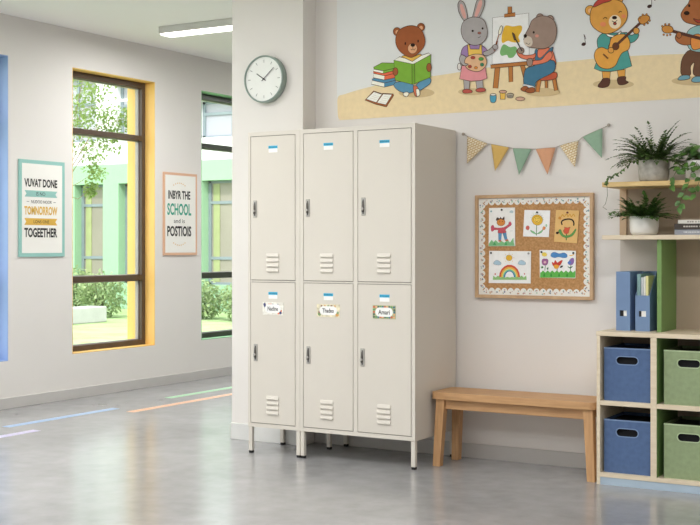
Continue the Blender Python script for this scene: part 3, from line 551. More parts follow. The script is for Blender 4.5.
  ('b','5a3a20',0,[360.3,435,359.8,433.4,358.7,432.6,357.3,432.9,356.5,434.2,356.5,435.9,357.3,437.2,358.7,437.5,359.8,436.6]),
  ('b','5a3a20',0,[373.5,436.1,373.1,434.5,371.9,433.7,370.6,434,369.7,435.3,369.7,437,370.6,438.3,371.9,438.6,373.1,437.7]),
  ('l','6f9a55',0.4,[332.5,441.4,327.5,443.2]),
  ('l','6f9a55',0.4,[338.5,451.1,334.5,454.3]),
  ('l','6f9a55',0.4,[347.7,458.2,345.1,462.5]),
  ('l','6f9a55',0.4,[359,461.9,358,466.8]),
  ('l','6f9a55',0.4,[370.9,461.7,371.8,466.6]),
  ('l','6f9a55',0.4,[382.1,457.7,384.8,462]),
  ('l','6f9a55',0.4,[391.2,450.4,395.3,453.5]),
  ('l','6f9a55',0.4,[397.2,440.6,402.1,442.3]),
  ('l','6f9a55',0.4,[399.2,429.6,404.5,429.5]),
 ],
 'tulip_drawing': [
  ('p','d9b274',0,[474.2,481.7,604.2,476,592.7,301.7,462.5,310.6]),
  ('b','c98a3f',0,[487.2,434.7,491.7,445.8,502.7,441.9,501.4,429.7]),
  ('s','c9953a',1.1,[502.7,443.2,511.1,455.9,520.8,445.4,533.7,458.7,541.5,445.1,553,457.2,560.7,443.7,572.3,457,580,444.6]),
  ('s','2f2625',1.7,[509.2,400.7,505.3,416.1,518.3,427,546.6,431.6,567.2,425.2,574.8,410.5,573.6,395.8]),
  ('s','3f7a3f',1.2,[532.4,317.8,533.7,354.5]),
  ('b','5f9a55',0.3,[532.4,341.1,514.4,349.7,500.1,376.2,488.5,367.1,506.6,341.2,532.4,331.2]),
  ('b','5f9a55',0.3,[532.4,341.1,559.5,351.3,583.8,378.7,586.4,369.5,567.2,342.1,533.7,331.2]),
  ('b','cc5a42',0.3,[515.7,365.7,523.4,382.2,520.8,389,540.2,385.1,554.3,388.7,549.8,375.9,544,356.9,528.6,352.1]),
  ('b','2f2625',0,[490.2,361.5,490.2,356.7,486.4,352.5,480.5,350.8,475.3,352.4,473.2,356.6,475.2,361.4,480.4,364.6,486.4,364.6]),
 ],
 'rainbow_drawing': [
  ('p','eeedea',0,[82.4,261,330.5,258.9,327.8,83.3,79,82.1]),
  ('p','c9503f',0,[141.6,114.6,145.4,138.5,156.3,159.6,173,175.2,193.4,183.7,215,183.8,235.3,175.8,251.8,160.4,262.6,139.8,266.3,116.2]),
  ('p','e0a94a',0,[151.1,114.7,154.3,135,163.6,152.8,177.7,166.1,195,173.3,213.4,173.4,230.6,166.6,244.6,153.6,253.7,136.1,256.9,116.1]),
  ('p','e3d27a',0,[159.3,114.8,162,131.9,169.9,147,181.8,158.3,196.5,164.4,212,164.5,226.6,158.7,238.4,147.7,246.1,132.9,248.8,116]),
  ('p','6fb89a',0,[164.8,114.9,167.2,129.9,174,143.2,184.5,153.1,197.4,158.4,211.1,158.5,223.9,153.5,234.3,143.8,241.1,130.8,243.4,115.9]),
  ('p','3f6fa8',0,[171.6,115,173.6,127.4,179.3,138.4,187.9,146.6,198.6,151,209.9,151.1,220.5,146.9,229.1,138.9,234.7,128.1,236.7,115.8]),
  ('p','eeedea',0,[178.4,115.1,180,126.1,184.5,135.9,191.3,143.2,199.8,147.1,208.7,147.2,217.1,143.5,223.9,136.3,228.4,126.7,229.9,115.7]),
  ('p','8fba7a',0,[104.5,100.2,107.9,123.7,122,113.1,136.1,124,150.1,113.4,164.1,117.4,178.1,113.8,192,117.8,205.9,114.2,219.8,118.1,233.7,114.5,247.5,118.5,261.3,114.9,275,125.7,288.8,115.2,302.5,126,305.1,103]),
  ('b','e0b23c',0.3,[220.5,222.3,216.2,211.8,205.4,206.2,193,208,185,216.6,185,227.8,193,236.4,205.4,238.4,216.2,232.8]),
  ('l','e0b23c',0.5,[226.6,222.4,233.3,222.4]),
  ('l','e0b23c',0.5,[219.4,206.3,224.2,201.9]),
  ('l','e0b23c',0.5,[202.2,199.6,202.2,193.3]),
  ('l','e0b23c',0.5,[184.9,206.1,180.1,201.7]),
  ('l','e0b23c',0.5,[177.7,222.1,170.9,222.1]),
  ('l','e0b23c',0.5,[184.9,238.2,180.1,242.6]),
  ('l','e0b23c',0.5,[202.2,244.9,202.2,251.2]),
  ('l','e0b23c',0.5,[219.4,238.3,224.2,242.8]),
  ('b','a9c4d4',0.3,[110,188.9,114.8,201.6,128.5,209.3,142.2,204.3,153.9,195.5,152.5,185.4,132,182.7]),
  ('b','a9c4d4',0.3,[256.2,189.9,260.9,202.5,274.4,210.1,287.8,205.2,299.1,196.5,297.8,186.5,277.7,183.8]),
  ('b','c9645a',0,[123.7,132.1,122.8,128.8,120.3,127.1,117.6,127.6,115.7,130.3,115.7,133.7,117.6,136.4,120.3,137,122.8,135.3]),
  ('b','c9645a',0,[296.5,135.3,295.7,132.5,293.7,131,291.4,131.5,290,133.7,290,136.7,291.4,139,293.7,139.6,295.7,138.1]),
 ],
 'garden_drawing': [
  ('p','efeeea',0,[379.9,266.5,586.4,261.8,583.8,115.3,381.2,116.4]),
  ('p','5fae4f',0,[382.5,116.4,383.8,145,387.1,143.8,400.3,155,413.4,144,426.5,155.3,439.6,144.3,452.7,155.6,465.7,144.6,478.7,155.8,491.7,144.9,504.7,156.1,517.6,145.2,530.5,156.3,543.4,145.4,556.2,156.6,569.1,145.7,581.9,156.8,583.8,152,582.5,117.8]),
  ('b','3f8f3f',0,[400.9,122.9,406.9,141.5,412.8,124.2]),
  ('b','3f8f3f',0,[440.3,123.3,446.2,141.9,452,124.7]),
  ('b','3f8f3f',0,[485.9,123.9,491.7,142.4,497.6,125.3]),
  ('b','3f8f3f',0,[531.2,124.5,537,142.9,542.8,125.8]),
  ('b','4f86bf',0.2,[444.2,232.6,449.4,249.3,465.7,254.3,482,249.4,496.3,246.9,520.8,251.3,537,240.9,535,226.8,514.4,223.7,488.5,228.5,465.7,223.5]),
  ('b','e8d060',0.1,[393.7,244.8,402.3,252.9,416.7,250.4,423.3,240.6,415.4,231.9,398.3,233.1]),
  ('s','e0b23c',1,[549.8,238.5,559.5,236.1,575.5,242.3]),
  ('s','3f6f3f',0.7,[413.4,179.9,410.1,153.9]),
  ('s','3f6f3f',0.7,[558.2,187.2,556.2,153.5]),
  ('s','5a3a30',0.8,[480.7,165.1,480.7,152.8]),
  ('b','9a5f8f',0.2,[393,201.4,397,215.7,410.1,218.3,428.5,214,427.2,193.6,415.4,182.4,398.3,187.2]),
  ('b','d9b0b8',0,[419.3,199.7,417.5,195.4,412.8,193,407.5,193.8,404,197.3,404,202,407.5,205.6,412.8,206.4,417.5,204.1]),
  ('b','8f6fae',0.2,[543.4,196.3,556.2,217.8,572.3,222.7,576.1,205.6,567.2,188.5,549.8,187.1]),
  ('b','5f7fc0',0,[540.2,199.3,553,208.6,560.7,196.4,546.6,190.2]),
  ('b','c9453a',0.2,[452,201.8,462.5,195.7,470.3,211.2,482,197.7,496.3,206.4,511.1,211.4,506.6,197.8,491.7,180.5,459.2,180.3]),
  ('b','e0a23c',0.1,[461.2,181.5,476.8,187.8,491.7,180.5,485.2,167,469,165.6]),
  ('b','2f2a2a',0,[496.3,171.4,505.3,181.9,514.4,180.7,507.9,172.1]),
  ('b','4f7a4f',0,[389.1,173.5,398.3,178.6,402.3,169.9,393,166.1]),
  ('b','3f6f4f',0,[422,166.4,431.1,172.6,428.5,157.8]),
  ('b','3f6f4f',0,[540.2,180.9,551.8,173.7,569.1,179.9,559.5,168.8,546.6,171.2]),
 ],
}

# ================================================================== the room
XL, XR, YN, YF = -6.67, 2.6, -2.2, 12.0      # window wall, right wall, wall behind the camera, far end of the hall
YM, YP = 6.21, 6.07                          # mural wall, face of the short wall with the clock
HC = 2.875
struct(MB().box(XL - .3, XR + .2, YN - .2, YF + .2, -.2, 0, floor_m).make('floor'))
struct(MB().box(XL - .3, XR + .2, YN - .2, YF + .2, HC, HC + .2, ceil_m).make('ceiling'))
PX0, PX1 = -4.442, -3.922
struct(MB().box(PX0, PX1, YP, YM + .25, 0, HC, wall_m).make('wall_partition'))
struct(MB().box(PX1, XR, YM, YM + .25, 0, HC, wall_m).make('wall_mural'))
struct(MB().box(XR, XR + .2, YN - .2, YF + .2, 0, HC, wall_m).make('wall_right'))
struct(MB().box(XL, XR, YN - .2, YN, 0, HC, wall_m).make('wall_front'))
struct(MB().box(XL, XR, YF, YF + .2, 0, HC, wall_m).make('wall_far'))
# window wall with its openings
WZ0, WZ1 = 0.347, 2.578
wins = []
for k in range(-5, 3):
    a_ = 7.023 + 1.63 * k - (.012 if k < 0 else 0)
    if a_ > YN + .1: wins.append((a_, a_ + .98 if k < 0 else a_ + .992))
fL = lambda u, v, t: (XL - t, u, v)
struct(MB().plate(rect(YN - .2, YF + .2, 0, HC), [rect(a, b, WZ0, WZ1) for a, b in wins], fL, 0, .3, wall_m).make('wall_left'))
for nm, a in (('baseboard_left', (XL, XL + .014, YN, YF, 0, .08)), ('baseboard_mural', (PX1, XR, YM - .014, YM, 0, .08)),
               ('baseboard_right', (XR - .014, XR, YN, YM, 0, .08)),
              ('baseboard_end', (PX0 - .014, PX0, YP, YM + .25, 0, .08))):
    struct(MB().box(*a, base_m, bev=.002, seg=1).make(nm))
struct(MB().box(PX0, PX1, YP - .014, YP, 0, .1, mat('baseboard_white', (222, 222, 220), .5), bev=.002, seg=1).make('baseboard_partition'))
reveal_cols = {0: (150, 176, 224), 1: (246, 202, 118), 2: (146, 200, 152)}
WN = 0
for i, (a, b) in enumerate(wins):
    ci = (i - [j for j, q in enumerate(wins) if abs(q[0] - 5.381) < .01][0]) % 3
    rm = mat('window_reveal_%s' % ('blue', 'yellow', 'green')[ci], reveal_cols[ci], 0.5, var=0.02)
    fm = framed_m if ci == 2 else frame_m
    WN += 1
    root = bpy.data.objects.new('window_%d' % WN, None); COL.objects.link(root); root.location = (XL - .13, (a + b) / 2, WZ0); struct(root)
    t = .006; e = .001
    MB().box(XL - .299, XL - .001, a + e, a + t, WZ0 + e, WZ1 - e, rm).box(XL - .299, XL - .001, b - t, b - e, WZ0 + e, WZ1 - e, rm) \
        .box(XL - .299, XL - .001, a + t, b - t, WZ1 - t, WZ1 - e, rm).box(XL - .299, XL - .001, a + t, b - t, WZ0 + e, WZ0 + t, rm).make('window_reveal', root)
    f = MB(); x0, x1 = XL - .165, XL - .10; y0, y1 = a + t, b - t
    f.box(x0, x1, y0, y0 + .045, WZ0 + t, WZ1 - t, fm, .003, 1).box(x0, x1, y1 - .045, y1, WZ0 + t, WZ1 - t, fm, .003, 1)
    for z0, z1 in ((WZ1 - t - .05, WZ1 - t), (2.078, 2.122), (.897, .945), (WZ0 + t, WZ0 + .05)):
        f.box(x0 + .004, x1 - .001, y0 + .04, y1 - .04, z0, z1, fm, .003, 1)
    f.make('window_frame', root)
    sb = MB()
    for z0, z1 in ((.945, 2.078), (2.122, WZ1 - t - .05), (WZ0 + .05, .897)):
        for yy in ((y0 + .045, y0 + .057), (y1 - .057, y1 - .045)): sb.box(x0 + .001, x0 + .03, yy[0], yy[1], z0, z1, seal_m)
        sb.box(x0 + .001, x0 + .03, y0 + .045, y1 - .045, z1 - .006, z1, seal_m).box(x0 + .001, x0 + .03, y0 + .045, y1 - .045, z0, z0 + .006, seal_m)
    sb.make('glazing_bead', root)
    for z0, z1 in ((.945, 2.078), (2.122, WZ1 - t - .05), (WZ0 + .05, .897)):
        MB().box(x0 + .012, x0 + .016, y0 + .055, y1 - .055, z0 + .005, z1 - .005, glass_m).make('glass_pane', root)

# thin coloured lines on the floor
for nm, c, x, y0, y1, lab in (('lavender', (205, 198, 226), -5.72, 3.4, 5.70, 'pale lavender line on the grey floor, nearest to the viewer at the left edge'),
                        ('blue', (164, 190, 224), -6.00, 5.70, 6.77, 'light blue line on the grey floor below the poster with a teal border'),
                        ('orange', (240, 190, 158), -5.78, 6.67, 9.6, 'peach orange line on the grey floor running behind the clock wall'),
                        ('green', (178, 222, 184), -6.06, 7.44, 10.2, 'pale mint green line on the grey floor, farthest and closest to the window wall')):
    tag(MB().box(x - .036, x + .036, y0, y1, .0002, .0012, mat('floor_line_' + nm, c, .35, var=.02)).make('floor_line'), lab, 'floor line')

# ceiling lamps
def lamp(x, y, label, group=None):
    L = thing('ceiling_lamp', label, 'ceiling lamp', (x, y, HC - .065), group)
    MB().box(x, x + 1.5, y - .075, y + .075, HC - .055, HC - .001, lampbody_m, .003, 1).make('housing', L)
    MB().box(x + .012, x + 1.488, y - .066, y + .066, HC - .064, HC - .055, lampglow_m).make('diffuser', L)
    ld = bpy.data.lights.new('lamp_light', 'AREA'); ld.shape = 'RECTANGLE'; ld.size = 1.45; ld.size_y = .13; ld.energy = FIXTURE_WATTS; ld.color = (1, .995, 1)
    lo = bpy.data.objects.new('lamp_light', ld); COL.objects.link(lo); lo.parent = L; lo.location = (.75, 0, -.006)
    return L
lamp(-6.03, 7.36, 'long white linear lamp on the ceiling beside the clock wall')
for x, y, lab in ((-5.95, 10.3, 'unseen long ceiling lamp added in the hall behind the clock wall'), (-5.95, 4.3, 'unseen long ceiling lamp added near the window wall, second from the clock wall'), (-5.95, 1.3, 'unseen long ceiling lamp added near the window wall, farthest from the clock wall'),
                  (-4.1, 3.4, 'unseen long ceiling lamp added in front of the lockers'), (-4.1, .6, 'unseen long ceiling lamp added behind the viewer, on the locker side'), (-.6, .2, 'unseen long ceiling lamp added behind the viewer, on the shelf side'), (-1.3, 3.4, 'unseen long ceiling lamp added in front of the shelf unit')):
    lamp(x, y, lab)  # unseen fixtures out of view, added to brighten walls and lockers

# ================================================================== outside
yard = struct(MB().box(-45, XL - .3, -10, 45, -.35, -.15, lawn_m).make('ground_lawn'))
planter_m = mat('planter_concrete', (172, 172, 170), 0.8, scale=6, var=.06)
tag(MB().box(-15.1, -14.7, 10.0, 16.35, -.15, .13, planter_m, .02).make('planter_wall'), 'low pale concrete planter wall on the lawn outside the yellow window', 'planter')
bgreen_m = mat('facade_green', (142, 178, 146), .8, var=.02); bwhite_m = mat('facade_white', (214, 214, 216), .8, var=.02)
bframe_m = mat('facade_window_frame', (122, 134, 140), .5); bpane_m = mat('facade_pane', (138, 132, 120), .5, var=.12, scale=.8)
bside_m = mat('facade_blind', (150, 158, 112), .7)
upane_m = mat('upper_pane', (160, 160, 170), .5, var=.1, scale=.8)
B = thing('neighbour_building', 'two storey building with pale green ground floor and white upper storey, seen outside the windows', 'building', (-19, 20, -.15))
gw = [(-21.5, -20.7), (-20.2, -19.4), (-18.93, -18.1), (-17.66, -16.85), (-15.4, -14.2), (-13.6, -12.4)]
uw = [(-21.4, -20.1, 3.5, 4.9), (-19.7, -18.35, 3.5, 4.95), (-17.79, -16.4, 3.55, 4.7), (-15.55, -14.0, 3.44, 4.2), (-13.2, -12.0, 3.4, 4.15)]
fF = lambda u, v, t: (u, 20 + t, v)
MB().plate(rect(-30, -8, -.15, 2.97), [rect(a, b, .4, 2.55) for a, b in gw], fF, 0, .35, bgreen_m).make('ground_floor_wall', B)
MB().plate(rect(-30, -8, 2.97, 6.6), [rect(a, b, c, d) for a, b, c, d in uw], fF, .05, .4, bwhite_m).make('upper_floor_wall', B)
MB().box(-30, -8, 20.4, 26, -.15, 6.6, bwhite_m).make('rear_block', B)
def ext_window(a, b, z0, z1, pane, bar):
    f = MB(); y0, y1 = 20.22, 20.28
    f.box(a, a + .07, y0, y1, z0, z1, bframe_m).box(b - .07, b, y0, y1, z0, z1, bframe_m).box(a, b, y0, y1, z1 - .05, z1, bframe_m).box(a, b, y0, y1, z0, z0 + .05, bframe_m)
    for zb in bar: f.box(a + .07, b - .07, y0, y1, zb - .03, zb + .03, bframe_m)
    w_ = f.make('window', B)
    MB().box(a + .07, b - .07, 20.25, 20.265, z0 + .05, z1 - .05, pane).make('pane', w_)
    return w_
for a, b in gw:
    w_ = ext_window(a, b, .4, 2.55, bpane_m, (2.1, .95)); MB().box(a + .12, a + .28, 20.235, 20.248, .46, 2.49, bside_m).make('blind', w_)
for a, b, c, d in uw: 
    w_ = ext_window(a, b, c, d, upane_m, ((c + d) / 2 + .12,)); MB().box((a + b) / 2 - .03, (a + b) / 2 + .03, 20.215, 20.285, c, d, bframe_m).make('mullion', w_)

def foliage(mb, c, rad, n, L, m, rs):
    for _ in range(n):
        while True:
            q = Vector((rs.uniform(-1, 1), rs.uniform(-1, 1), rs.uniform(-1, 1)))
            if .15 < q.length < 1: break
        p = Vector((c[0] + q.x * rad[0], c[1] + q.y * rad[1], c[2] + q.z * rad[2]))
        d = Vector((rs.uniform(-1, 1), rs.uniform(-1, 1), rs.uniform(-.9, .6)))
        mb.leaf(p, d, (rs.uniform(-.5, .5), rs.uniform(-.5, .5), 1), L * rs.uniform(.7, 1.3), L * .6, m)
rs = random.Random(3)
hl = ['leafy pale green shrub outside, left of the others behind the planter wall', 'leafy green shrub outside behind the middle of the planter wall', 'leafy green shrub outside behind the end of the planter wall', 'rounder green shrub standing at the right of the yellow window view',
      'green shrub outside between the yellow and green windows, mostly hidden', 'low green shrub outside at the left of the green window view', 'low green shrub outside at the right of the green window view']
for i, (x, y, h, r) in enumerate([(-18.9, 17.4, 1.0, .6), (-17.75, 17.5, .98, .56), (-16.7, 17.7, .9, .5), (-15.7, 17.3, .85, .52), (-14.75, 18.3, .75, .5), (-13.8, 17.9, .7, .5), (-12.75, 17.8, .72, .48)]):
    S = thing('shrub', hl[i], 'shrub', (x, y, -.15))
    m_ = MB(); foliage(m_, (x, y, -.15 + h * .52), (r * .98, r * .8, h * .52), 1500, .075, hedge_m, rs); m_.make('foliage', S, recalc=False)
    s_ = MB()
    for q in range(7): s_.tube([(x, y, -.15), (x + rs.uniform(-.3, .3) * r, y + rs.uniform(-.3, .3), -.15 + h * .8)], .015, stem_m, 5, .5)
    s_.make('stems', S)
T = thing('tree', 'young tree with bright green leaves close outside the yellow window', 'tree', (-8.75, 9.15, -.15))
bark_m = mat('tree_bark', (140, 118, 92), .9, var=.2, scale=20, stretch=(1, 1, .2))
tk = MB().tube([(-8.75, 9.15, -.15), (-8.78, 9.15, 1.2), (-8.85, 9.2, 2.2), (-8.9, 9.2, 3.2)], .06, bark_m, 10, .4)
crown = [(-9.0, 9.9, 3.05, .25), (-9.0, 9.85, 2.72, .22), (-8.95, 9.9, 2.5, .2), (-8.85, 10.05, 2.52, .2), (-8.8, 10.13, 2.58, .12), (-8.9, 9.98, 2.34, .15), (-9.0, 9.8, 2.2, .16), (-9.0, 9.82, 1.98, .13), (-9.02, 9.78, 1.8, .08),
         (-9.05, 9.55, 2.4, .25), (-9.0, 9.5, 2.8, .3), (-8.8, 9.1, 3.1, .5), (-8.9, 8.7, 2.7, .4), (-8.6, 8.9, 2.4, .3), (-9.0, 9.65, 3.3, .3)]
cm = MB()
for x, y, z, r in crown:
    tk.tube([(-8.82, 9.17, 1.7 + .2 * (z - 1.7)), ((x - 8.82) / 2, (y + 9.17) / 2, z - .12), (x, y, z)], .005, bark_m, 5, .35)
    foliage(cm, (x, y, z), (r, r, r), int(110 + 2600 * r * r), .042, treeleaf_m, rs)
tk.make('trunk', T); cm.make('foliage', T, recalc=False)

# ================================================================== wall mural
fM = lambda u, v, t: (-3.77 + u, YM - .0015 - t, 1.9 + v)
MU = thing('wall_mural', 'printed wall mural of cartoon animals reading, painting and playing guitars on a sandy strip', 'mural', (-3.77, YM, 1.9))
muralbg_m = mat('mural_background', (232, 234, 234), .75, var=.015, scale=2, spec=.2)
pts = [(0, .08), (.004, .05), (.03, .038)] + [(2.75, .038), (2.78, .06), (2.78, HC - 1.9 - .01), (0, HC - 1.9 - .01)]
MB().plate(pts, [], fM, -.0012, .0, muralbg_m).make('mural_sheet', MU)
lay = .0001
printed('sandy_ground', ART['ground'], fM, MU, t0=lay)
for nm in ('reading_bear', 'easel_and_canvas', 'painting_rabbit', 'painting_bear', 'guitar_bear', 'music_note', 'second_music_note', 'singing_guitarist'):
    printed(nm.replace('second_', ''), ART[nm], fM, MU, t0=.0003 if nm != 'painting_bear' and nm != 'painting_rabbit' else .0032)

# ================================================================== clock
cx, cz = -4.177, 2.192
CK = thing('wall_clock', 'round wall clock with grey-green rim on the white clock wall', 'clock', (cx, YP, cz))
R = .1425
MB().lathe([(R - .004, 0), (R, .004), (R, .044), (R - .003, .048), (R - .009, .048), (R - .0095, .036), (R - .06, .0355)], (cx, YP, cz), clockrim_m, 64, 'y').make('rim', CK)
fc = MB().lathe([(R - .0095, .036), (R - .0096, .038)], (cx, YP, cz), clockface_m, 64, 'y', smooth=False)
def bar(mb, cx, cz, ang, r0, r1, w0, w1, y, th, m):
    s, c = math.sin(ang), math.cos(ang)
    P = lambda r, w, yy: (cx + s * r + c * w, yy, cz + c * r - s * w)
    mb.hexa([P(r0, -w0 / 2, y), P(r0, w0 / 2, y), P(r1, w1 / 2, y), P(r1, -w1 / 2, y)], [P(r0, -w0 / 2, y - th), P(r0, w0 / 2, y - th), P(r1, w1 / 2, y - th), P(r1, -w1 / 2, y - th)], m)
tick_m = mat('clock_tick', (120, 124, 122), .5)
for i in range(12): bar(fc, cx, cz, i * math.pi / 6, .098, .116, .003, .003, YP - .038, .0006, tick_m)
fc.make('face', CK)
hm = MB(); bar(hm, cx, cz, math.radians(304), -.018, .062, .006, .005, YP - .041, .001, dark_m); hm.make('hour_hand', CK)
hm = MB(); bar(hm, cx, cz, math.radians(49), -.018, .098, .0045, .0035, YP - .043, .001, dark_m); hm.lathe([(.005, .040), (.005, .046)], (cx, YP, cz), dark_m, 16, 'y').make('minute_hand', CK)

# ================================================================== posters on the window wall
fP = lambda u, v, t: (XL + .001 + t, u, v)
tealp = mat('poster_teal', (148, 196, 188), .7, var=.02); orp = mat('poster_orange', (222, 178, 148), .7, var=.02)
inkm = mat('poster_ink', (44, 42, 42), .8); yelm = mat('poster_yellow', (222, 178, 78), .8); grn = mat('poster_green', (74, 164, 140), .8)
P1 = tag(MB(), '', '') if False else MB()
y0, y1, z0, z1 = 6.456, 6.927, 1.107, 1.83
P1.box(XL + .001, XL + .012, y0, y1, z0, z1, tealp).box(XL + .012, XL + .0125, y0 + .028, y1 - .028, z0 + .028, z1 - .028, paper_m)
def band(mb, a, b, c, d, m, t): 
    h = (c + d) / 2; mb.plate([(a, c), (b, c), (b - .02, h), (b, d), (a, d), (a + .02, h)], [], fP, t, t + .0002, m)
band(P1, 6.509, 6.847, 1.554, 1.602, tealp, .0117); band(P1, 6.506, 6.847, 1.344, 1.395, yelm, .0117)
for s, a, b, c, d, m, bo in (('VUVAT DONE', 6.506, 6.845, 1.628, 1.690, inkm, .035), ('IS NO', 6.628, 6.72, 1.564, 1.592, inkm, 0), ('NUDOO NOOR', 6.577, 6.788, 1.507, 1.530, inkm, .005),
                             ('TOMNORROW', 6.506, 6.847, 1.420, 1.485, yelm, .035), ('LONS ONE', 6.60, 6.76, 1.358, 1.381, inkm, 0), ('TOGEETHER', 6.506, 6.845, 1.252, 1.323, inkm, .035)):
    text_into(P1, s, a, b, c, d, fP, .0124, m, bo)
P1.plate(rect(6.53, 6.555, 1.517, 1.520), [], fP, .0117, .0119, inkm).plate(rect(6.805, 6.83, 1.517, 1.520), [], fP, .0117, .0119, inkm)
tag(P1.make('poster'), 'tall lettered poster with a teal border, left of the yellow window', 'poster')
P2 = MB(); y0, y1, z0, z1 = 8.114, 8.576, 1.109, 1.823
P2.box(XL + .001, XL + .012, y0, y1, z0, z1, orp).box(XL + .012, XL + .0125, y0 + .022, y1 - .022, z0 + .022, z1 - .022, paper_m)
for s, a, b, c, d, m, bo in (('INBYR THE', 8.174, 8.477, 1.595, 1.668, inkm, .03), ('SCHOOL', 8.161, 8.491, 1.455, 1.558, grn, .03), ('and is', 8.25, 8.40, 1.388, 1.425, inkm, 0), ('POSTIOIS', 8.161, 8.491, 1.272, 1.362, inkm, .03)):
    text_into(P2, s, a, b, c, d, fP, .0124, m, bo)
for sg, zc in ((1, 1.715), (-1, 1.215)):
    for i in range(7):
        u = 8.326 + (i - 3) * .026; zz = zc + sg * .02 * (1 - ((i - 3) / 3) ** 2); P2.plate(rect(u - .006, u + .006, zz - .004, zz + .004), [], fP, .0117, .012, yelm)
tag(P2.make('poster'), 'poster with a peach border and the green word SCHOOL, between two windows', 'poster')

# ================================================================== lockers
cyan_m = mat('tag_cyan', (64, 178, 214), .6); tagw_m = mat('tag_white', (244, 244, 242), .6); tagd_m = mat('tag_dark_ink', (36, 120, 156), .6)
LF = 5.70
fD = lambda u, v, t: (u, LF - t, v)
def sticker(xc, zt, door):
    s = MB(); s.box(xc - .030, xc + .030, LF - .0016, LF - .0012, zt - .037, zt, tagw_m)
    s.box(xc - .031, xc + .031, LF - .0022, LF - .0015, zt - .015, zt + .001, cyan_m)
    for j in range(6): s.box(xc - .026 + j * .009, xc - .020 + j * .009, LF - .0026, LF - .0020, zt - .011, zt - .004, tagd_m)
    s.make('number_sticker', door)
def nameplate(x0, x1, z0, z1, word, style, door):
    base = {0: (238, 232, 222), 1: (226, 218, 190), 2: (178, 182, 140)}[style]
    s = MB(); s.box(x0, x1, LF - .003, LF - .0012, z0, z1, mat('plate_border_%d' % style, base, .6, scale=60, var=.25))
    r = random.Random(style + 5); cc = [[(66, 70, 118), (66, 70, 118), (232, 128, 70), (226, 110, 60)], [(130, 160, 110), (140, 96, 70), (214, 160, 90)], [(70, 96, 84), (214, 96, 70), (92, 160, 100), (230, 180, 130), (60, 120, 140)]][style]
    bw = x1 - x0; bh = z1 - z0
    spots = ([(0.08, .88, .05), (.1, .72, .045), (.3, .93, .02), (.4, .93, .02), (.5, .93, .02), (.88, .12, .05), (.78, .08, .04), (.92, .3, .03), (.75, .92, .02)] if style == 0 else
             [(.1, .18, .06), (.12, .36, .05), (.9, .15, .06), (.93, .3, .04), (.2, .92, .03), (.35, .94, .03), (.5, .93, .03), (.65, .94, .03), (.8, .92, .03)] if style == 1 else
             [(a, b, .035) for a in (.04, .14, .24, .34, .44, .54, .64, .74, .84, .95) for b in (.06, .94)] + [(.04, b, .035) for b in (.3, .5, .7)] + [(.96, b, .035) for b in (.3, .5, .7)])
    for j, (a, b, q) in enumerate(spots):
        m = mat('plate_spot_%d_%d' % (style, j % len(cc)), cc[j % len(cc)], .6); rr = q * bw * 1.25
        s.lathe([(rr, .0031 + j * .00002), (rr * .96, .0033 + j * .00002)], (x0 + a * bw * .96 + .02 * bw, LF, z0 + b * bh * .84 + .08 * bh), m, 10, 'y', smooth=False)
    s.plate(stadium((x0 + x1) / 2, (z0 + z1) / 2, bw * .76, bh * .68), [], fD, .0036, .0042, tagw_m)
    text_into(s, word, x0 + bw * .25, x1 - bw * .25, z0 + bh * .33, z1 - bh * .33, fD, .0044, inkm, .02)
    s.make('name_plate', door)
def door(x0, x1, z0, z1, lock, name=None, style=0, hx=0.0, hz=0, lv=0, st=0):
    g = .003
    d = MB(); d.box(x0 + g, x1 - g, LF - .0012 + .0, LF + .018, z0 + g, z1 - g, locker_m, .0015, 1)
    xc = x0 + lv
    for i in range(4):      # pressed ventilation louvres
        zt = z0 + st + .106 - i * .028
        d.hexa([(xc, LF - .001, zt - .020), (xc + .088, LF - .001, zt - .020), (xc + .088, LF - .001, zt), (xc, LF - .001, zt)],
               [(xc + .004, LF - .0095, zt - .0185), (xc + .084, LF - .0095, zt - .0185), (xc + .082, LF - .003, zt - .002), (xc + .006, LF - .003, zt - .002)], locker_m)
        d.box(xc + .005, xc + .083, LF - .0092, LF - .001, zt - .0222, zt - .0200, locker_m)
    D = d.make('door', lock)
    h = MB(); hx0 = x0 + hx + .005
    h.box(hx0, hx0 + .026, LF - .005, LF - .0012, hz - .097, hz, steel_m, .002, 1)
    h.box(hx0 + .010, hx0 + .016, LF - .0062, LF - .005, hz - .088, hz - .01, dark_m)
    h.hexa([(hx0 + .006, LF - .005, hz - .078), (hx0 + .017, LF - .005, hz - .078), (hx0 + .017, LF - .005, hz - .020), (hx0 + .006, LF - .005, hz - .020)],
           [(hx0 + .007, LF - .015, hz - .072), (hx0 + .016, LF - .015, hz - .072), (hx0 + .016, LF - .008, hz - .026), (hx0 + .007, LF - .008, hz - .026)], lever_m)
    h.lathe([(.008, .005), (.008, .013), (.006, .015)], (hx0 + .010, LF, hz - .060), steel_m, 14, 'y')
    h.make('latch', D)
    zc = z1 - .06 if not name else z1 - .057
    sticker((x0 + x1) / 2 + .003, zc, D)
    if name: nameplate(*name, style, D)
    return D
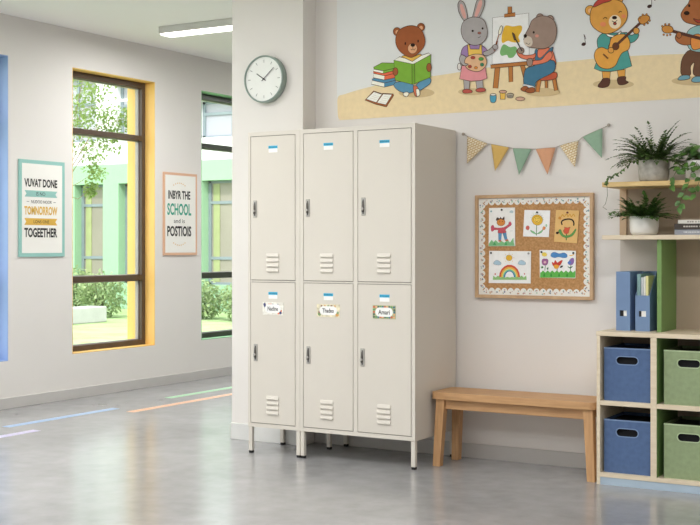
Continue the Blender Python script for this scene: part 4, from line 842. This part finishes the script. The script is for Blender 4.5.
def locker(x0, x1, doors, label, yb):
    L = thing('locker', label, 'locker', ((x0 + x1) / 2, LF + .2, 0))
    Z0, Z1 = .152, 1.836; b = MB(); th = .012
    holes = [rect(a, c, z, zz) for a, c, z, zz in doors]
    b.plate(rect(x0, x1, Z0, Z1), holes, fD, -.004, -.0, locker_m)      # front frame around the doors
    b.box(x0, x0 + th, LF + .004, yb, Z0, Z1, locker_m).box(x1 - th, x1, LF + .004, yb, Z0, Z1, locker_m)
    b.box(x0 + th, x1 - th, LF + .004, yb, Z1 - th, Z1, locker_m).box(x0 + th, x1 - th, LF + .004, yb, Z0, Z0 + th, locker_m)
    b.box(x0 + th, x1 - th, yb - .006, yb, Z0 + th, Z1 - th, locker_m).box(x0 + th, x1 - th, LF + .02, yb - .006, .976, .984, locker_m)
    b.box(x0 + th, x1 - th, LF + .019, LF + .022, Z0 + th, Z1 - th, gap_m)  # dark sheet behind the doors, gap shade put into its colour
    b.make('body', L)
    for (lx, ly) in ((x0 + .001, LF + .002), (x1 - .026, LF + .002), (x0 + .001, yb - .028), (x1 - .026, yb - .028)):
        g = MB().box(lx, lx + .025, ly, ly + .025, .014, Z0, locker_m, .002, 1).make('leg', L)
        MB().box(lx + .001, lx + .024, ly + .001, ly + .024, 0, .014, rubber_m, .002, 1).make('foot_cap', g)
    return L
zu, zl = (.990, 1.813), (.174, .981)
L1 = locker(-4.057, -3.7035, [(-4.041, -3.733, *zu), (-4.041, -3.733, *zl)], 'narrow one-column cream metal locker standing below the clock', YP - .018)
door(-4.041, -3.733, *zu, L1, hx=.016, hz=1.445, lv=.112, st=.049)
door(-4.041, -3.733, *zl, L1, name=(-3.954, -3.813, .795, .867, 'Nadine'), style=0, hx=.020, hz=.626, lv=.112, st=.056)
L2 = locker(-3.7025, -2.978, [(-3.681, -3.356, *zu), (-3.681, -3.356, *zl), (-3.330, -2.999, *zu), (-3.330, -2.999, *zl)], 'wide two-column cream metal locker with four doors, beside the wooden bench', 6.195)
door(-3.681, -3.356, *zu, L2, hx=.014, hz=1.445, lv=.112, st=.049)
door(-3.681, -3.356, *zl, L2, name=(-3.590, -3.441, .794, .865, 'Thadeo'), style=1, hx=.018, hz=.627, lv=.112, st=.056)
door(-3.330, -2.999, *zu, L2, hx=.020, hz=1.447, lv=.121, st=.050)
door(-3.330, -2.999, *zl, L2, name=(-3.234, -3.093, .794, .867, 'Amari'), style=2, hx=.014, hz=.630, lv=.121, st=.056)

# ================================================================== bench
BX0, BX1, BY0, BY1 = -2.966, -2.043, 5.852, 6.128
BE = thing('bench', 'low oak wood bench with rounded corners against the wall', 'bench', ((BX0 + BX1) / 2, (BY0 + BY1) / 2, 0))
r = .035; out = []
for cx_, cy_, a0 in ((BX1 - r, BY1 - r, 0), (BX0 + r, BY1 - r, 90), (BX0 + r, BY0 + r, 180), (BX1 - r, BY0 + r, 270)):
    for i in range(6): a = math.radians(a0 + 18 * i); out.append((cx_ + r * math.cos(a), cy_ + r * math.sin(a)))
MB().plate(out, [], lambda u, v, t: (u, v, t), .362, .400, oak_m).make('seat', BE, bevel=.004)
a = MB().box(BX0 + .05, BX1 - .05, BY0 + .035, BY0 + .055, .308, .362, oak_m, .002, 1).box(BX0 + .05, BX1 - .05, BY1 - .055, BY1 - .035, .308, .362, oak_m, .002, 1)
a.box(BX0 + .05, BX0 + .07, BY0 + .055, BY1 - .055, .308, .362, oak_m).box(BX1 - .07, BX1 - .05, BY0 + .055, BY1 - .055, .308, .362, oak_m).make('apron', BE)
for xt, xb in ((-2.914, -2.934), (-2.088, -2.068)):
    for yt, yb in ((5.892, 5.880), (6.090, 6.112)):
        h, q = .025, .021
        MB().hexa([(xb - q, yb - q, 0), (xb + q, yb - q, 0), (xb + q, yb + q, 0), (xb - q, yb + q, 0)], [(xt - h, yt - h, .362), (xt + h, yt - h, .362), (xt + h, yt + h, .362), (xt - h, yt + h, .362)], oakleg_m).make('leg', BE, bevel=.002)

# ================================================================== shelf unit
SF, SB = 5.834, 6.205
xs = [-2.029, -1.757, -1.450, -1.150]           # left faces of the uprights
SU = thing('shelf_unit', 'birch cubby shelf unit with a light blue plinth, green dividers and two upper boards', 'shelf unit', (-1.6, 6.0, 0))
RX = -1.130
MB().box(-2.026, RX, SF + .003, SF + .02, 0, .038, blueplinth_m).box(-2.026, RX, SF + .02, SB, 0, .037, blueplinth_m).make('plinth', SU)
MB().box(-2.031, RX + .002, SF - .002, SB, .738, .760, birch_m, .0015, 1).make('top_board', SU)
MB().box(-2.029, -2.011, SF, SB, 0.0, .738, birch_m, .001, 1).make('side_panel', SU)
MB().box(RX - .02, RX, SF, SB, .038, .738, birch_m, .001, 1).make('side_panel', SU)
MB().box(-2.011, RX - .02, SF, SB, .038, .059, birch_m).make('bottom_board', SU)
for i, (a, b) in enumerate(((-2.011, -1.757), (-1.727, -1.450), (-1.420, RX - .02))):
    MB().box(a, b, SF + .001, SB - .006, .394, .416, birch_m, .001, 1).make('shelf_board', SU)
for x in (-1.757, -1.450):
    MB().box(x, x + .030, SF, SB - .006, .059, .738, birch_m, .001, 1).box(x + .030, x + .0315, SF + .004, SB - .006, .417, .737, green_m).box(x + .030, x + .0315, SF + .004, SB - .006, .060, .393, green_m).make('divider', SU)
MB().box(-2.011, RX - .02, SB - .006, SB, .038, .738, back_m).make('back_panel', SU)
MB().box(-2.026, -1.753, SB - .010, SB, .760, 1.217, mat('wall_panel_light', (206, 197, 187), .7, var=.02)).make('lower_wall_panel', SU)
MB().box(-1.731, RX, SB - .010, SB, .760, 1.217, back_m).make('lower_wall_panel', SU)
MB().box(-2.026, RX, SB - .012, SB, 1.239, 1.481, back_m).box(-2.026, -1.990, SB - .020, SB - .012, 1.239, 1.481, mat('tan_batten', (204, 176, 144), .6)).make('upper_wall_panel', SU)
MB().box(-2.024, RX, 5.90, SB, 1.217, 1.239, birch_m, .0015, 1).make('middle_board', SU)
MB().box(-2.024, RX, 5.90, SB, 1.481, 1.505, pine_m, .0015, 1).make('upper_board', SU)
MB().box(-1.753, -1.731, 5.93, SB - .010, .760, 1.217, green_m, .001, 1).make('green_upright', SU)

# storage bins
def bin_(x0, z0, body, rim, label, ww=.236):
    x1 = x0 + ww; y0, y1 = 5.862, 6.17; h = .264; t = .005
    o = thing('storage_bin', label, 'storage bin', ((x0 + x1) / 2, (y0 + y1) / 2, z0))
    slot = stadium((x0 + x1) / 2, z0 + h - .062, .108, .036)
    fB = lambda u, v, tt: (u, y0 + tt, v)
    m = MB().plate(rect(x0, x1, z0, z0 + h), [slot], fB, 0, t, body)
    m.box(x0, x0 + t, y0 + t, y1, z0, z0 + h, body).box(x1 - t, x1, y0 + t, y1, z0, z0 + h, body).box(x0 + t, x1 - t, y1 - t, y1, z0, z0 + h, body).box(x0 + t, x1 - t, y0 + t, y1 - t, z0, z0 + t, body)
    m.box(x0 - .001, x1 + .001, y0 - .0008, y0, z0 + h - .006, z0 + h, rim)
    m.make('body', o)
    MB().plate(stadium((x0 + x1) / 2, z0 + h - .062, .117, .045), [slot], fB, -.002, .0, rim).make('handle_rim', o)
    MB().box(x0 + t, x1 - t, y0 + .02, y1 - .02, z0 + h - .10, z0 + h - .015, mat('bin_inner_shade', (22, 22, 26), .9)).make('inner_shade_block', o)  # near-black block stands in for the shade inside the open bin
    return o
bin_(-2.000, .416, binblue_m, rimb_m, 'blue felt storage bin with an oval handle, upper cubby of the shelf unit')
bin_(-2.000, .059, binblue_m, rimb_m, 'blue felt storage bin with an oval handle, lower cubby of the shelf unit')
bin_(-1.699, .416, bingreen_m, rimg_m, 'sage green storage bin with an oval handle, upper cubby of the shelf unit', .242)
bin_(-1.699, .059, bingreen_m, rimg_m, 'sage green storage bin with an oval handle, lower cubby of the shelf unit', .242)

# magazine files
Yf, Yb = 5.955, 6.185; zb = .76
fG = lambda u, v, t: (u, Yf + t, v)
F1 = thing('magazine_file', 'tall closed blue magazine file, left one on the shelf unit', 'magazine file', (-1.93, 6.07, zb))
slot = rect(-1.950, -1.914, .832, .861)
MB().plate(rect(-1.969, -1.897, zb, 1.056), [slot], fG, 0, .003, file_m).box(-1.969, -1.966, Yf + .003, Yb, zb, 1.056, file_m).box(-1.900, -1.897, Yf + .003, Yb, zb, 1.056, file_m) \
    .box(-1.966, -1.900, Yb - .003, Yb, zb, 1.056, file_m).box(-1.966, -1.900, Yf + .003, Yb - .003, zb, zb + .003, file_m).box(-1.966, -1.900, Yf + .003, Yb - .003, 1.05, 1.056, file_m).make('file_box', F1)
MB().box(-1.950, -1.932, Yf + .006, Yf + .008, .832, .861, dark_m).box(-1.932, -1.914, Yf + .006, Yf + .008, .832, .861, paper_m).make('label_slot', F1)
F2 = thing('magazine_file', 'open blue magazine file full of booklets, beside the green upright', 'magazine file', (-1.83, 6.07, zb))
a0, a1 = -1.870, -1.797
m = MB().plate(rect(a0, a1, zb, .938), [rect(a0 + .018, a0 + .054, .832, .861)], fG, 0, .003, file_m)
for xx in (a0, a1 - .003):
    m.plate([(Yf + .003, zb), (Yb, zb), (Yb, 1.056), (Yf + .12, 1.056), (Yf + .003, .938)], [], lambda u, v, t: (t, u, v), xx, xx + .003, file_m)
m.box(a0 + .003, a1 - .003, Yb - .003, Yb, zb, 1.056, file_m).box(a0 + .003, a1 - .003, Yf + .003, Yb - .003, zb, zb + .003, file_m).make('file_box', F2)
MB().box(a0 + .018, a0 + .030, Yf + .0035, Yf + .005, .832, .861, dark_m).box(a0 + .030, a0 + .054, Yf + .0035, Yf + .005, .832, .861, paper_m).make('label_slot', F2)
for i, (x, wd, h, c, lab) in enumerate(((a0 + .006, .018, .285, (126, 160, 160), 'teal booklet standing leftmost in the open blue magazine file'), (a0 + .026, .013, .268, (196, 200, 204), 'light grey booklet standing in the open blue magazine file'),
                                   (a0 + .040, .009, .272, (236, 234, 226), 'white booklet standing in the open blue magazine file'), (a0 + .050, .013, .276, (226, 220, 160), 'yellow booklet standing rightmost in the open blue magazine file'))):
    bm_ = mat('booklet_%d' % i, c, .6)
    tag(MB().box(x, x + wd, Yf + .010, Yb - .010, zb + .004, zb + h, bm_, .001, 1).make('booklet'), lab, 'booklet', )

# books on the middle board
for (x0, x1, z0, z1, y0, c, lab, tx) in ((-1.672, -1.42, 1.239, 1.2665, 5.95, (150, 154, 164), 'grey book at the bottom of the small stack on the middle board', (214, 216, 220)),
                                (-1.672, -1.43, 1.2665, 1.294, 5.945, (62, 54, 50), 'dark brown book in the middle of the small stack', (190, 184, 176)),
                                (-1.655, -1.44, 1.294, 1.313, 5.95, (226, 222, 214), 'off-white book lying on top of the small stack', (150, 146, 140))):
    bk = thing('book', lab, 'book', ((x0 + x1) / 2, 6.02, z0))
    cm_ = mat('book_cover_%d' % c[0], c, .55); tm = mat('book_ink_%d' % tx[0], tx, .6)
    s = MB().box(x0, x1, y0, y0 + .003, z0, z1, cm_, .001, 1).box(x0, x1, y0 + .003, y0 + .16, z0, z0 + .0025, cm_).box(x0, x1, y0 + .003, y0 + .16, z1 - .0025, z1, cm_)
    r_ = random.Random(int(z0 * 1000)); u = x0 + .045
    while u < x1 - .05:
        q = r_.uniform(.004, .010); zc = (z0 + z1) / 2; s.box(u, u + q, y0 - .0004, y0, zc - .0035, zc + .0035, tm); u += q + r_.choice((.003, .003, .009))
    s.make('cover', bk)
    MB().box(x0 + .003, x1 - .003, y0 + .003, y0 + .157, z0 + .0025, z1 - .0025, paper_m).make('pages', bk)

# ------------------------------------------------------------------ plants
def frond(mb, base, az, el, L, n, lw, ll, m, rs, droop=1.0, stem=True):
    pts = []; p = Vector(base); d = Vector((math.cos(az) * math.cos(el), math.sin(az) * math.cos(el), math.sin(el))); st = L / n
    for i in range(n + 1):
        pts.append(p.copy()); p = p + d * st; d = (d + Vector((0, 0, -droop * st * 6))).normalized()
    mb.tube(pts, .0013, stem_m if stem else m, 4, .4)
    for i in range(1, n + 1):
        dd = (pts[i] - pts[i - 1]).normalized(); side = dd.cross(Vector((0, 0, 1))).normalized()
        f = 1 - .55 * abs(i / n - .45) * 2 * .6
        for sg in (-1, 1):
            mb.leaf(pts[i], dd * .75 + side * sg * .7 + Vector((0, 0, rs.uniform(-.15, .3))), (0, 0, 1), ll * f * rs.uniform(.8, 1.2), lw * f, m)
    mb.leaf(pts[-1], (pts[-1] - pts[-2]), (0, 0, 1), ll, lw, m)
def vine(mb, path, leaves, m, rs, ll, lw):
    P = [Vector(p) for p in path]; q = []
    for i in range(len(P) - 1):
        for k in range(6): q.append(P[i].lerp(P[i + 1], k / 6))
    q.append(P[-1]); mb.tube(q, .0014, stem_m, 5)
    for i in range(leaves):
        a = q[int((i + .5) / leaves * (len(q) - 1))]
        mb.leaf(a, (rs.uniform(-1, 1), rs.uniform(-.8, .1), rs.uniform(-1, .3)), (rs.uniform(-.3, .3), -1, .4), ll * rs.uniform(.7, 1.2), lw, m)
rs = random.Random(11)
# fern in a concrete pot
cx, cy, cz = -1.796, 6.02, 1.505
K = thing('potted_fern', 'feathery dark green fern in a grey concrete pot on the upper board', 'potted plant', (cx, cy, cz))
MB().lathe([(.055, 0), (.066, .004), (.073, .014), (.076, .04), (.077, .105), (.075, .109), (.070, .109), (.069, .095)], (cx, cy, cz), concrete_m, 48).make('pot', K)
MB().lathe([(.068, .090), (.060, .097), (.02, .102)], (cx, cy, cz), soil_m, 24).make('soil', K)
fr = MB()
for i in range(100):
    az = rs.uniform(0, 2 * math.pi); el = rs.uniform(.25, 1.35); L = rs.uniform(.11, .19)
    if math.sin(az) > .5: L *= .7
    frond(fr, (cx + .03 * math.cos(az), cy + .03 * math.sin(az), cz + .098), az, el, L, 12, .0125, .026, leafd_m, rs, 1.0)
for az, el, L in ((3.3, .55, .23), (2.9, .8, .22), (3.5, .9, .22), (-.3, .7, .23), (0.1, 1.0, .22), (-.6, .5, .2), (1.4 - 3, 1.3, .2), (.4, 1.25, .23)): frond(fr, (cx, cy, cz + .1), az, el, L, 15, .012, .025, leafd_m, rs, .7)
fr.make('fronds', K, recalc=False)
v = MB(); vine(v, [(cx - .055, cy - .03, cz + .11), (cx - .10, cy - .05, cz + .10), (cx - .135, cy - .10, cz + .055), (cx - .17, cy - .13, cz + .03), (cx - .185, cy - .15, cz + .018), (cx - .188, cy - .16, cz - .02)], 34, leafd_m, rs, .019, .011)
v.tube([(cx - .188, cy - .16, cz - .02), (cx - .186, cy - .16, cz - .07), (cx - .196, cy - .16, cz - .11), (cx - .212, cy - .155, cz - .125), (cx - .19, cy - .155, cz - .14)], .0012, stem_m, 5)
v.make('trailing_vine', K, recalc=False)
# bushy plant in a white pot
cx, cy, cz = -1.848, 6.03, 1.239
K = thing('potted_bushy_plant', 'small bushy green plant in a round white pot on the middle board', 'potted plant', (cx, cy, cz))
MB().lathe([(.050, 0), (.060, .004), (.068, .016), (.0715, .045), (.072, .092), (.070, .096), (.066, .096), (.065, .082)], (cx, cy, cz), ceramic_m, 48).make('pot', K)
MB().lathe([(.064, .078), (.055, .084), (.02, .088)], (cx, cy, cz), soil_m, 24).make('soil', K)
fr = MB()
for i in range(78):
    az = rs.uniform(0, 2 * math.pi); el = rs.uniform(.15, 1.3); L = rs.uniform(.07, .125)
    if math.sin(az) > .5: L *= .8
    frond(fr, (cx + .03 * math.cos(az), cy + .03 * math.sin(az), cz + .086), az, el, L, 7, .019, .034, leafb_m, rs, .8)
for az, el, L in ((3.3, .35, .17), (3.1, .5, .15), (0, .45, .16), (-.3, .55, .15), (3.5, .3, .16)): frond(fr, (cx, cy, cz + .088), az, el, L, 13, .010, .020, leafb_m, rs, .5)
fr.make('foliage', K, recalc=False)
v = MB(); vine(v, [(cx - .08, cy - .04, cz + .105), (cx - .13, cy - .05, cz + .115), (cx - .17, cy - .06, cz + .115)], 12, leafb_m, rs, .016, .010); v.make('trailing_vine', K, recalc=False)
# broad-leaved trailing plant in a white pot
cx, cy, cz = -1.565, 6.03, 1.505
K = thing('potted_trailing_plant', 'broad-leaved trailing plant in a white pot at the right end of the upper board', 'potted plant', (cx, cy, cz))
MB().lathe([(.052, 0), (.062, .004), (.070, .02), (.075, .096), (.073, .100), (.069, .100), (.068, .084)], (cx, cy, cz), ceramic_m, 48).make('pot', K)
MB().lathe([(.066, .080), (.055, .087), (.02, .091)], (cx, cy, cz), soil_m, 24).make('soil', K)
fr = MB()
for i in range(105):
    az = rs.uniform(0, 2 * math.pi); rr = rs.uniform(.02, .115); h = rs.uniform(.085, .19) - rr * .35
    if rr > .085 and az < math.pi: rr = .07
    e = Vector((cx + rr * math.cos(az), cy + rr * math.sin(az), cz + h))
    fr.tube([(cx + .02 * math.cos(az), cy + .02 * math.sin(az), cz + .088), e.lerp(Vector((cx, cy, cz + .13)), .4), e], .0014, stem_m, 4)
    fr.leaf(e, (math.cos(az), math.sin(az) - .4, rs.uniform(-.5, .25)), (0, -.3, 1), rs.uniform(.042, .062), .042, leafp_m, .2, .3)
fr.make('leaves', K, recalc=False)
v = MB()
vine(v, [(cx - .05, cy - .06, cz + .095), (cx - .085, cy - .12, cz + .05), (cx - .10, cy - .155, cz - .0), (cx - .105, cy - .155, cz - .035)], 6, leafp_m, rs, .042, .028)
vine(v, [(cx + .0, cy - .07, cz + .095), (cx - .01, cy - .13, cz + .04), (cx - .02, cy - .16, cz - .03), (cx - .055, cy - .16, cz - .10), (cx - .06, cy - .16, cz - .13)], 12, leafp_m, rs, .042, .028)
vine(v, [(cx + .05, cy - .06, cz + .095), (cx + .04, cy - .14, cz + .02), (cx + .02, cy - .16, cz - .05), (cx + .015, cy - .16, cz - .08)], 8, leafp_m, rs, .040, .026)
v.make('trailing_stems', K, recalc=False)

# ================================================================== bulletin board
bx0, bx1, bz0, bz1 = -2.854, -2.170, .898, 1.468
BD = thing('bulletin_board', 'cork bulletin board with wooden frame and scalloped paper border above the bench', 'bulletin board', (bx0, YM, bz0))
MB().box(bx0 + .01, bx1 - .01, YM - .014, YM - .002, bz0 + .01, bz1 - .01, cork_m).make('cork_panel', BD)
fW = lambda u, v, t: (u, YM - t, v)
MB().plate(rect(bx0, bx1, bz0, bz1), [rect(bx0 + .018, bx1 - .018, bz0 + .018, bz1 - .018)], fW, .001, .030, boardframe_m).make('frame', BD, bevel=.002)
def scallop():
    x0, x1, z0, z1 = bx0 + .018, bx1 - .018, bz0 + .018, bz1 - .018; d = .022; inner = []
    nx, nz = 16, 13
    def arc(ax, az, bx, bz, nx_, nz_, n):
        for i in range(n):
            sx, sz = ax + (bx - ax) * i / n, az + (bz - az) * i / n; ex, ez = ax + (bx - ax) * (i + 1) / n, az + (bz - az) * (i + 1) / n
            for k in range(8):
                t = k / 8; q = math.sin(math.pi * t) ** .6 * .017
                inner.append((sx + (ex - sx) * t + nx_ * q, sz + (ez - sz) * t + nz_ * q))
    arc(x0 + d, z0 + d, x1 - d, z0 + d, 0, 1, nx); arc(x1 - d, z0 + d, x1 - d, z1 - d, -1, 0, nz); arc(x1 - d, z1 - d, x0 + d, z1 - d, 0, -1, nx); arc(x0 + d, z1 - d, x0 + d, z0 + d, 1, 0, nz)
    m = MB().plate(rect(x0, x1, z0, z1), [inner], fW, .0145, .0155, paper_m)
    r_ = random.Random(4); cs = [mat('trim_dot_%d' % i, c, .7) for i, c in enumerate([(126, 172, 170), (120, 128, 152), (212, 176, 142), (170, 196, 170), (196, 156, 148)])]
    def dots(px, pz):
        for _ in range(4):
            q = r_.uniform(.0025, .0052); m.lathe([(q, .0156), (q * .9, .0159)], (px + r_.uniform(-.010, .010), YM, pz + r_.uniform(-.010, .010)), r_.choice(cs), 7, 'y', smooth=False)
    for i in range(nx): 
        for zz in (z0 + .018, z1 - .018): dots(x0 + d + (x1 - x0 - 2 * d) * (i + .5) / nx, zz)
    for i in range(nz):
        for xx in (x0 + .018, x1 - .018): dots(xx, z0 + d + (z1 - z0 - 2 * d) * (i + .5) / nz)
    return m
scallop().make('scalloped_border', BD)
fA = lambda u, v, t: (bx0 + u, YM - .0175 - t, bz0 + v)
for nm, pins, lab in (('child_drawing', [(.130, .530, 0)], "child's drawing of a waving child in a red top, upper left on the cork board"),
                      ('sunflower_drawing', [(.290, .522, 0)], "child's drawing of a smiling sunflower, upper middle on the cork board"),
                      ('tulip_drawing', [(.555, .5, 1)], "child's drawing of a red tulip on tan paper, upper right on the cork board"),
                      ('rainbow_drawing', [(0, 0, 0), (0, 0, 2)], "child's drawing of a rainbow under a sun, lower left on the cork board"),
                      ('garden_drawing', [(0, 0, 0), (0, 0, 0)], "child's drawing of flowers on green grass, lower right on the cork board")):
    data = ART[nm]; flat = data[0][3]; q = [(flat[i] / 1000, flat[i + 1] / 1000) for i in range(0, 8, 2)]
    D = thing(nm, lab, 'drawing', (bx0 + q[3][0], YM - .016, bz0 + q[3][1]))
    MB().plate(q, [], fA, 0, .0008, hexmat(data[0][1])).make('paper', D)
    printed('picture', data[1:], fA, D, t0=.0009, unit=.004)
    tl, tr = q[0], q[1]
    ps = [((tl[0] + tr[0]) / 2, (tl[1] + tr[1]) / 2 - .012)] if len(pins) == 1 else [(tl[0] + .012, tl[1] - .012), (tr[0] - .014, tr[1] - .012)]
    for j, (u, v_) in enumerate(ps):
        mm = mat('pin_maroon', (120, 48, 60), .4) if nm == 'tulip_drawing' else seal_m if (nm == 'rainbow_drawing' and j == 1) else dark_m
        MB().lathe([(.0055, .0025), (.0055, .006), (.0035, .010)], (bx0 + u, YM - .0175, bz0 + v_), mm, 12, 'y').make('push_pin', D)

# ================================================================== bunting
YB = YM - .012
BU = thing('bunting', 'string of six triangular pennant flags pinned above the cork board', 'bunting', (-2.51, YM, 1.7))
fl = [(-2.907, 1.801, -2.782, 1.754, -2.904, 1.647, 'p'), (-2.761, 1.75, -2.653, 1.727, -2.734, 1.600, 'y'), (-2.632, 1.722, -2.521, 1.713, -2.591, 1.574, 'g'), (-2.498, 1.712, -2.383, 1.716, -2.426, 1.571, 'o'), (-2.361, 1.724, -2.254, 1.747, -2.271, 1.604, 'p'), (-2.232, 1.765, -2.122, 1.807, -2.122, 1.649, 'g')]
def check_material():
    m = mat('flag_check', (236, 226, 200), .85); nt = m.node_tree; b = nt.nodes['Principled BSDF']
    tc = nt.nodes.new('ShaderNodeTexCoord'); mp = nt.nodes.new('ShaderNodeMapping'); mp.inputs['Rotation'].default_value = (0, math.radians(20), 0)
    br = nt.nodes.new('ShaderNodeTexBrick'); br.inputs['Color1'].default_value = col((238, 229, 206)); br.inputs['Color2'].default_value = col((232, 216, 180)); br.inputs['Mortar'].default_value = col((196, 160, 104))
    br.inputs['Scale'].default_value = 40; br.inputs['Mortar Size'].default_value = .07; br.inputs['Brick Width'].default_value = .7; br.inputs['Row Height'].default_value = .5
    sp = nt.nodes.new('ShaderNodeSeparateXYZ'); cb = nt.nodes.new('ShaderNodeCombineXYZ')
    nt.links.new(tc.outputs['Object'], mp.inputs[0]); nt.links.new(mp.outputs[0], sp.inputs[0]); nt.links.new(sp.outputs[0], cb.inputs[0]); nt.links.new(sp.outputs[2], cb.inputs[1])
    nt.links.new(cb.outputs[0], br.inputs['Vector']); nt.links.new(br.outputs['Color'], b.inputs['Base Color']); return m
fmats = {'p': check_material(), 'y': mat('flag_mustard', (220, 182, 104), .85, var=.03, scale=50), 'g': mat('flag_sage', (146, 176, 152), .85, var=.03, scale=50), 'o': mat('flag_terracotta', (216, 160, 124), .85, var=.03, scale=50)}
names = {'p': 'cream checked flag', 'y': 'mustard yellow flag', 'g': 'sage green flag', 'o': 'terracotta orange flag'}
for ax, az, bx, bz, cx_, cz_, k in fl:
    N = 6; m = MB(); front = []
    dx, dz = (bx - ax), (bz - az); l = math.hypot(dx, dz); ux, uz = dx / l, dz / l
    def PT(s, t, off):
        x = ax + (bx - ax) * s; z = az + (bz - az) * s; x = x + (cx_ - x) * t; z = z + (cz_ - z) * t
        return (x, YB - .003 - off - .006 * math.sin(3.1 * s) * (1 - t) - .010 * t, z)
    for off in (0, .0012):
        g_ = [[m.bm.verts.new(PT(i / N, min(j / N, .985), off)) for j in range(N + 1)] for i in range(N + 1)]
        kk = m.mi(fmats[k])
        for i in range(N):
            for j in range(N): f = m.bm.faces.new([g_[i][j], g_[i + 1][j], g_[i + 1][j + 1], g_[i][j + 1]]); f.material_index = kk; f.smooth = True
        front.append(g_)
    A_, B_ = front
    rim = [(i, 0) for i in range(N + 1)] + [(N, j) for j in range(1, N + 1)] + [(i, N) for i in range(N - 1, -1, -1)] + [(0, j) for j in range(N - 1, 0, -1)]
    for (i, j), (i2, j2) in zip(rim, rim[1:] + rim[:1]): m.bm.faces.new([A_[i][j], A_[i2][j2], B_[i2][j2], B_[i][j]]).material_index = kk
    o = m.make('flag', BU); o['label'] = names[k]
path = [(-2.931, YB + .004, 1.814)]
for ax, az, bx, bz, *_ in fl: path += [(ax, YB - .003, az), ((ax + bx) / 2, YB - .008, (az + bz) / 2), (bx, YB - .003, bz)]
path.append((-2.088, YB + .004, 1.822))
MB().tube(path, .0022, cord_m, 6).make('cord', BU)
for x, z in ((-2.931, 1.814), (-2.088, 1.822)): MB().lathe([(.003, 0), (.003, .012), (.0085, .014), (.0085, .020), (.006, .023)], (x, YM, z), cord_m, 14, 'y').make('wall_pin', BU)
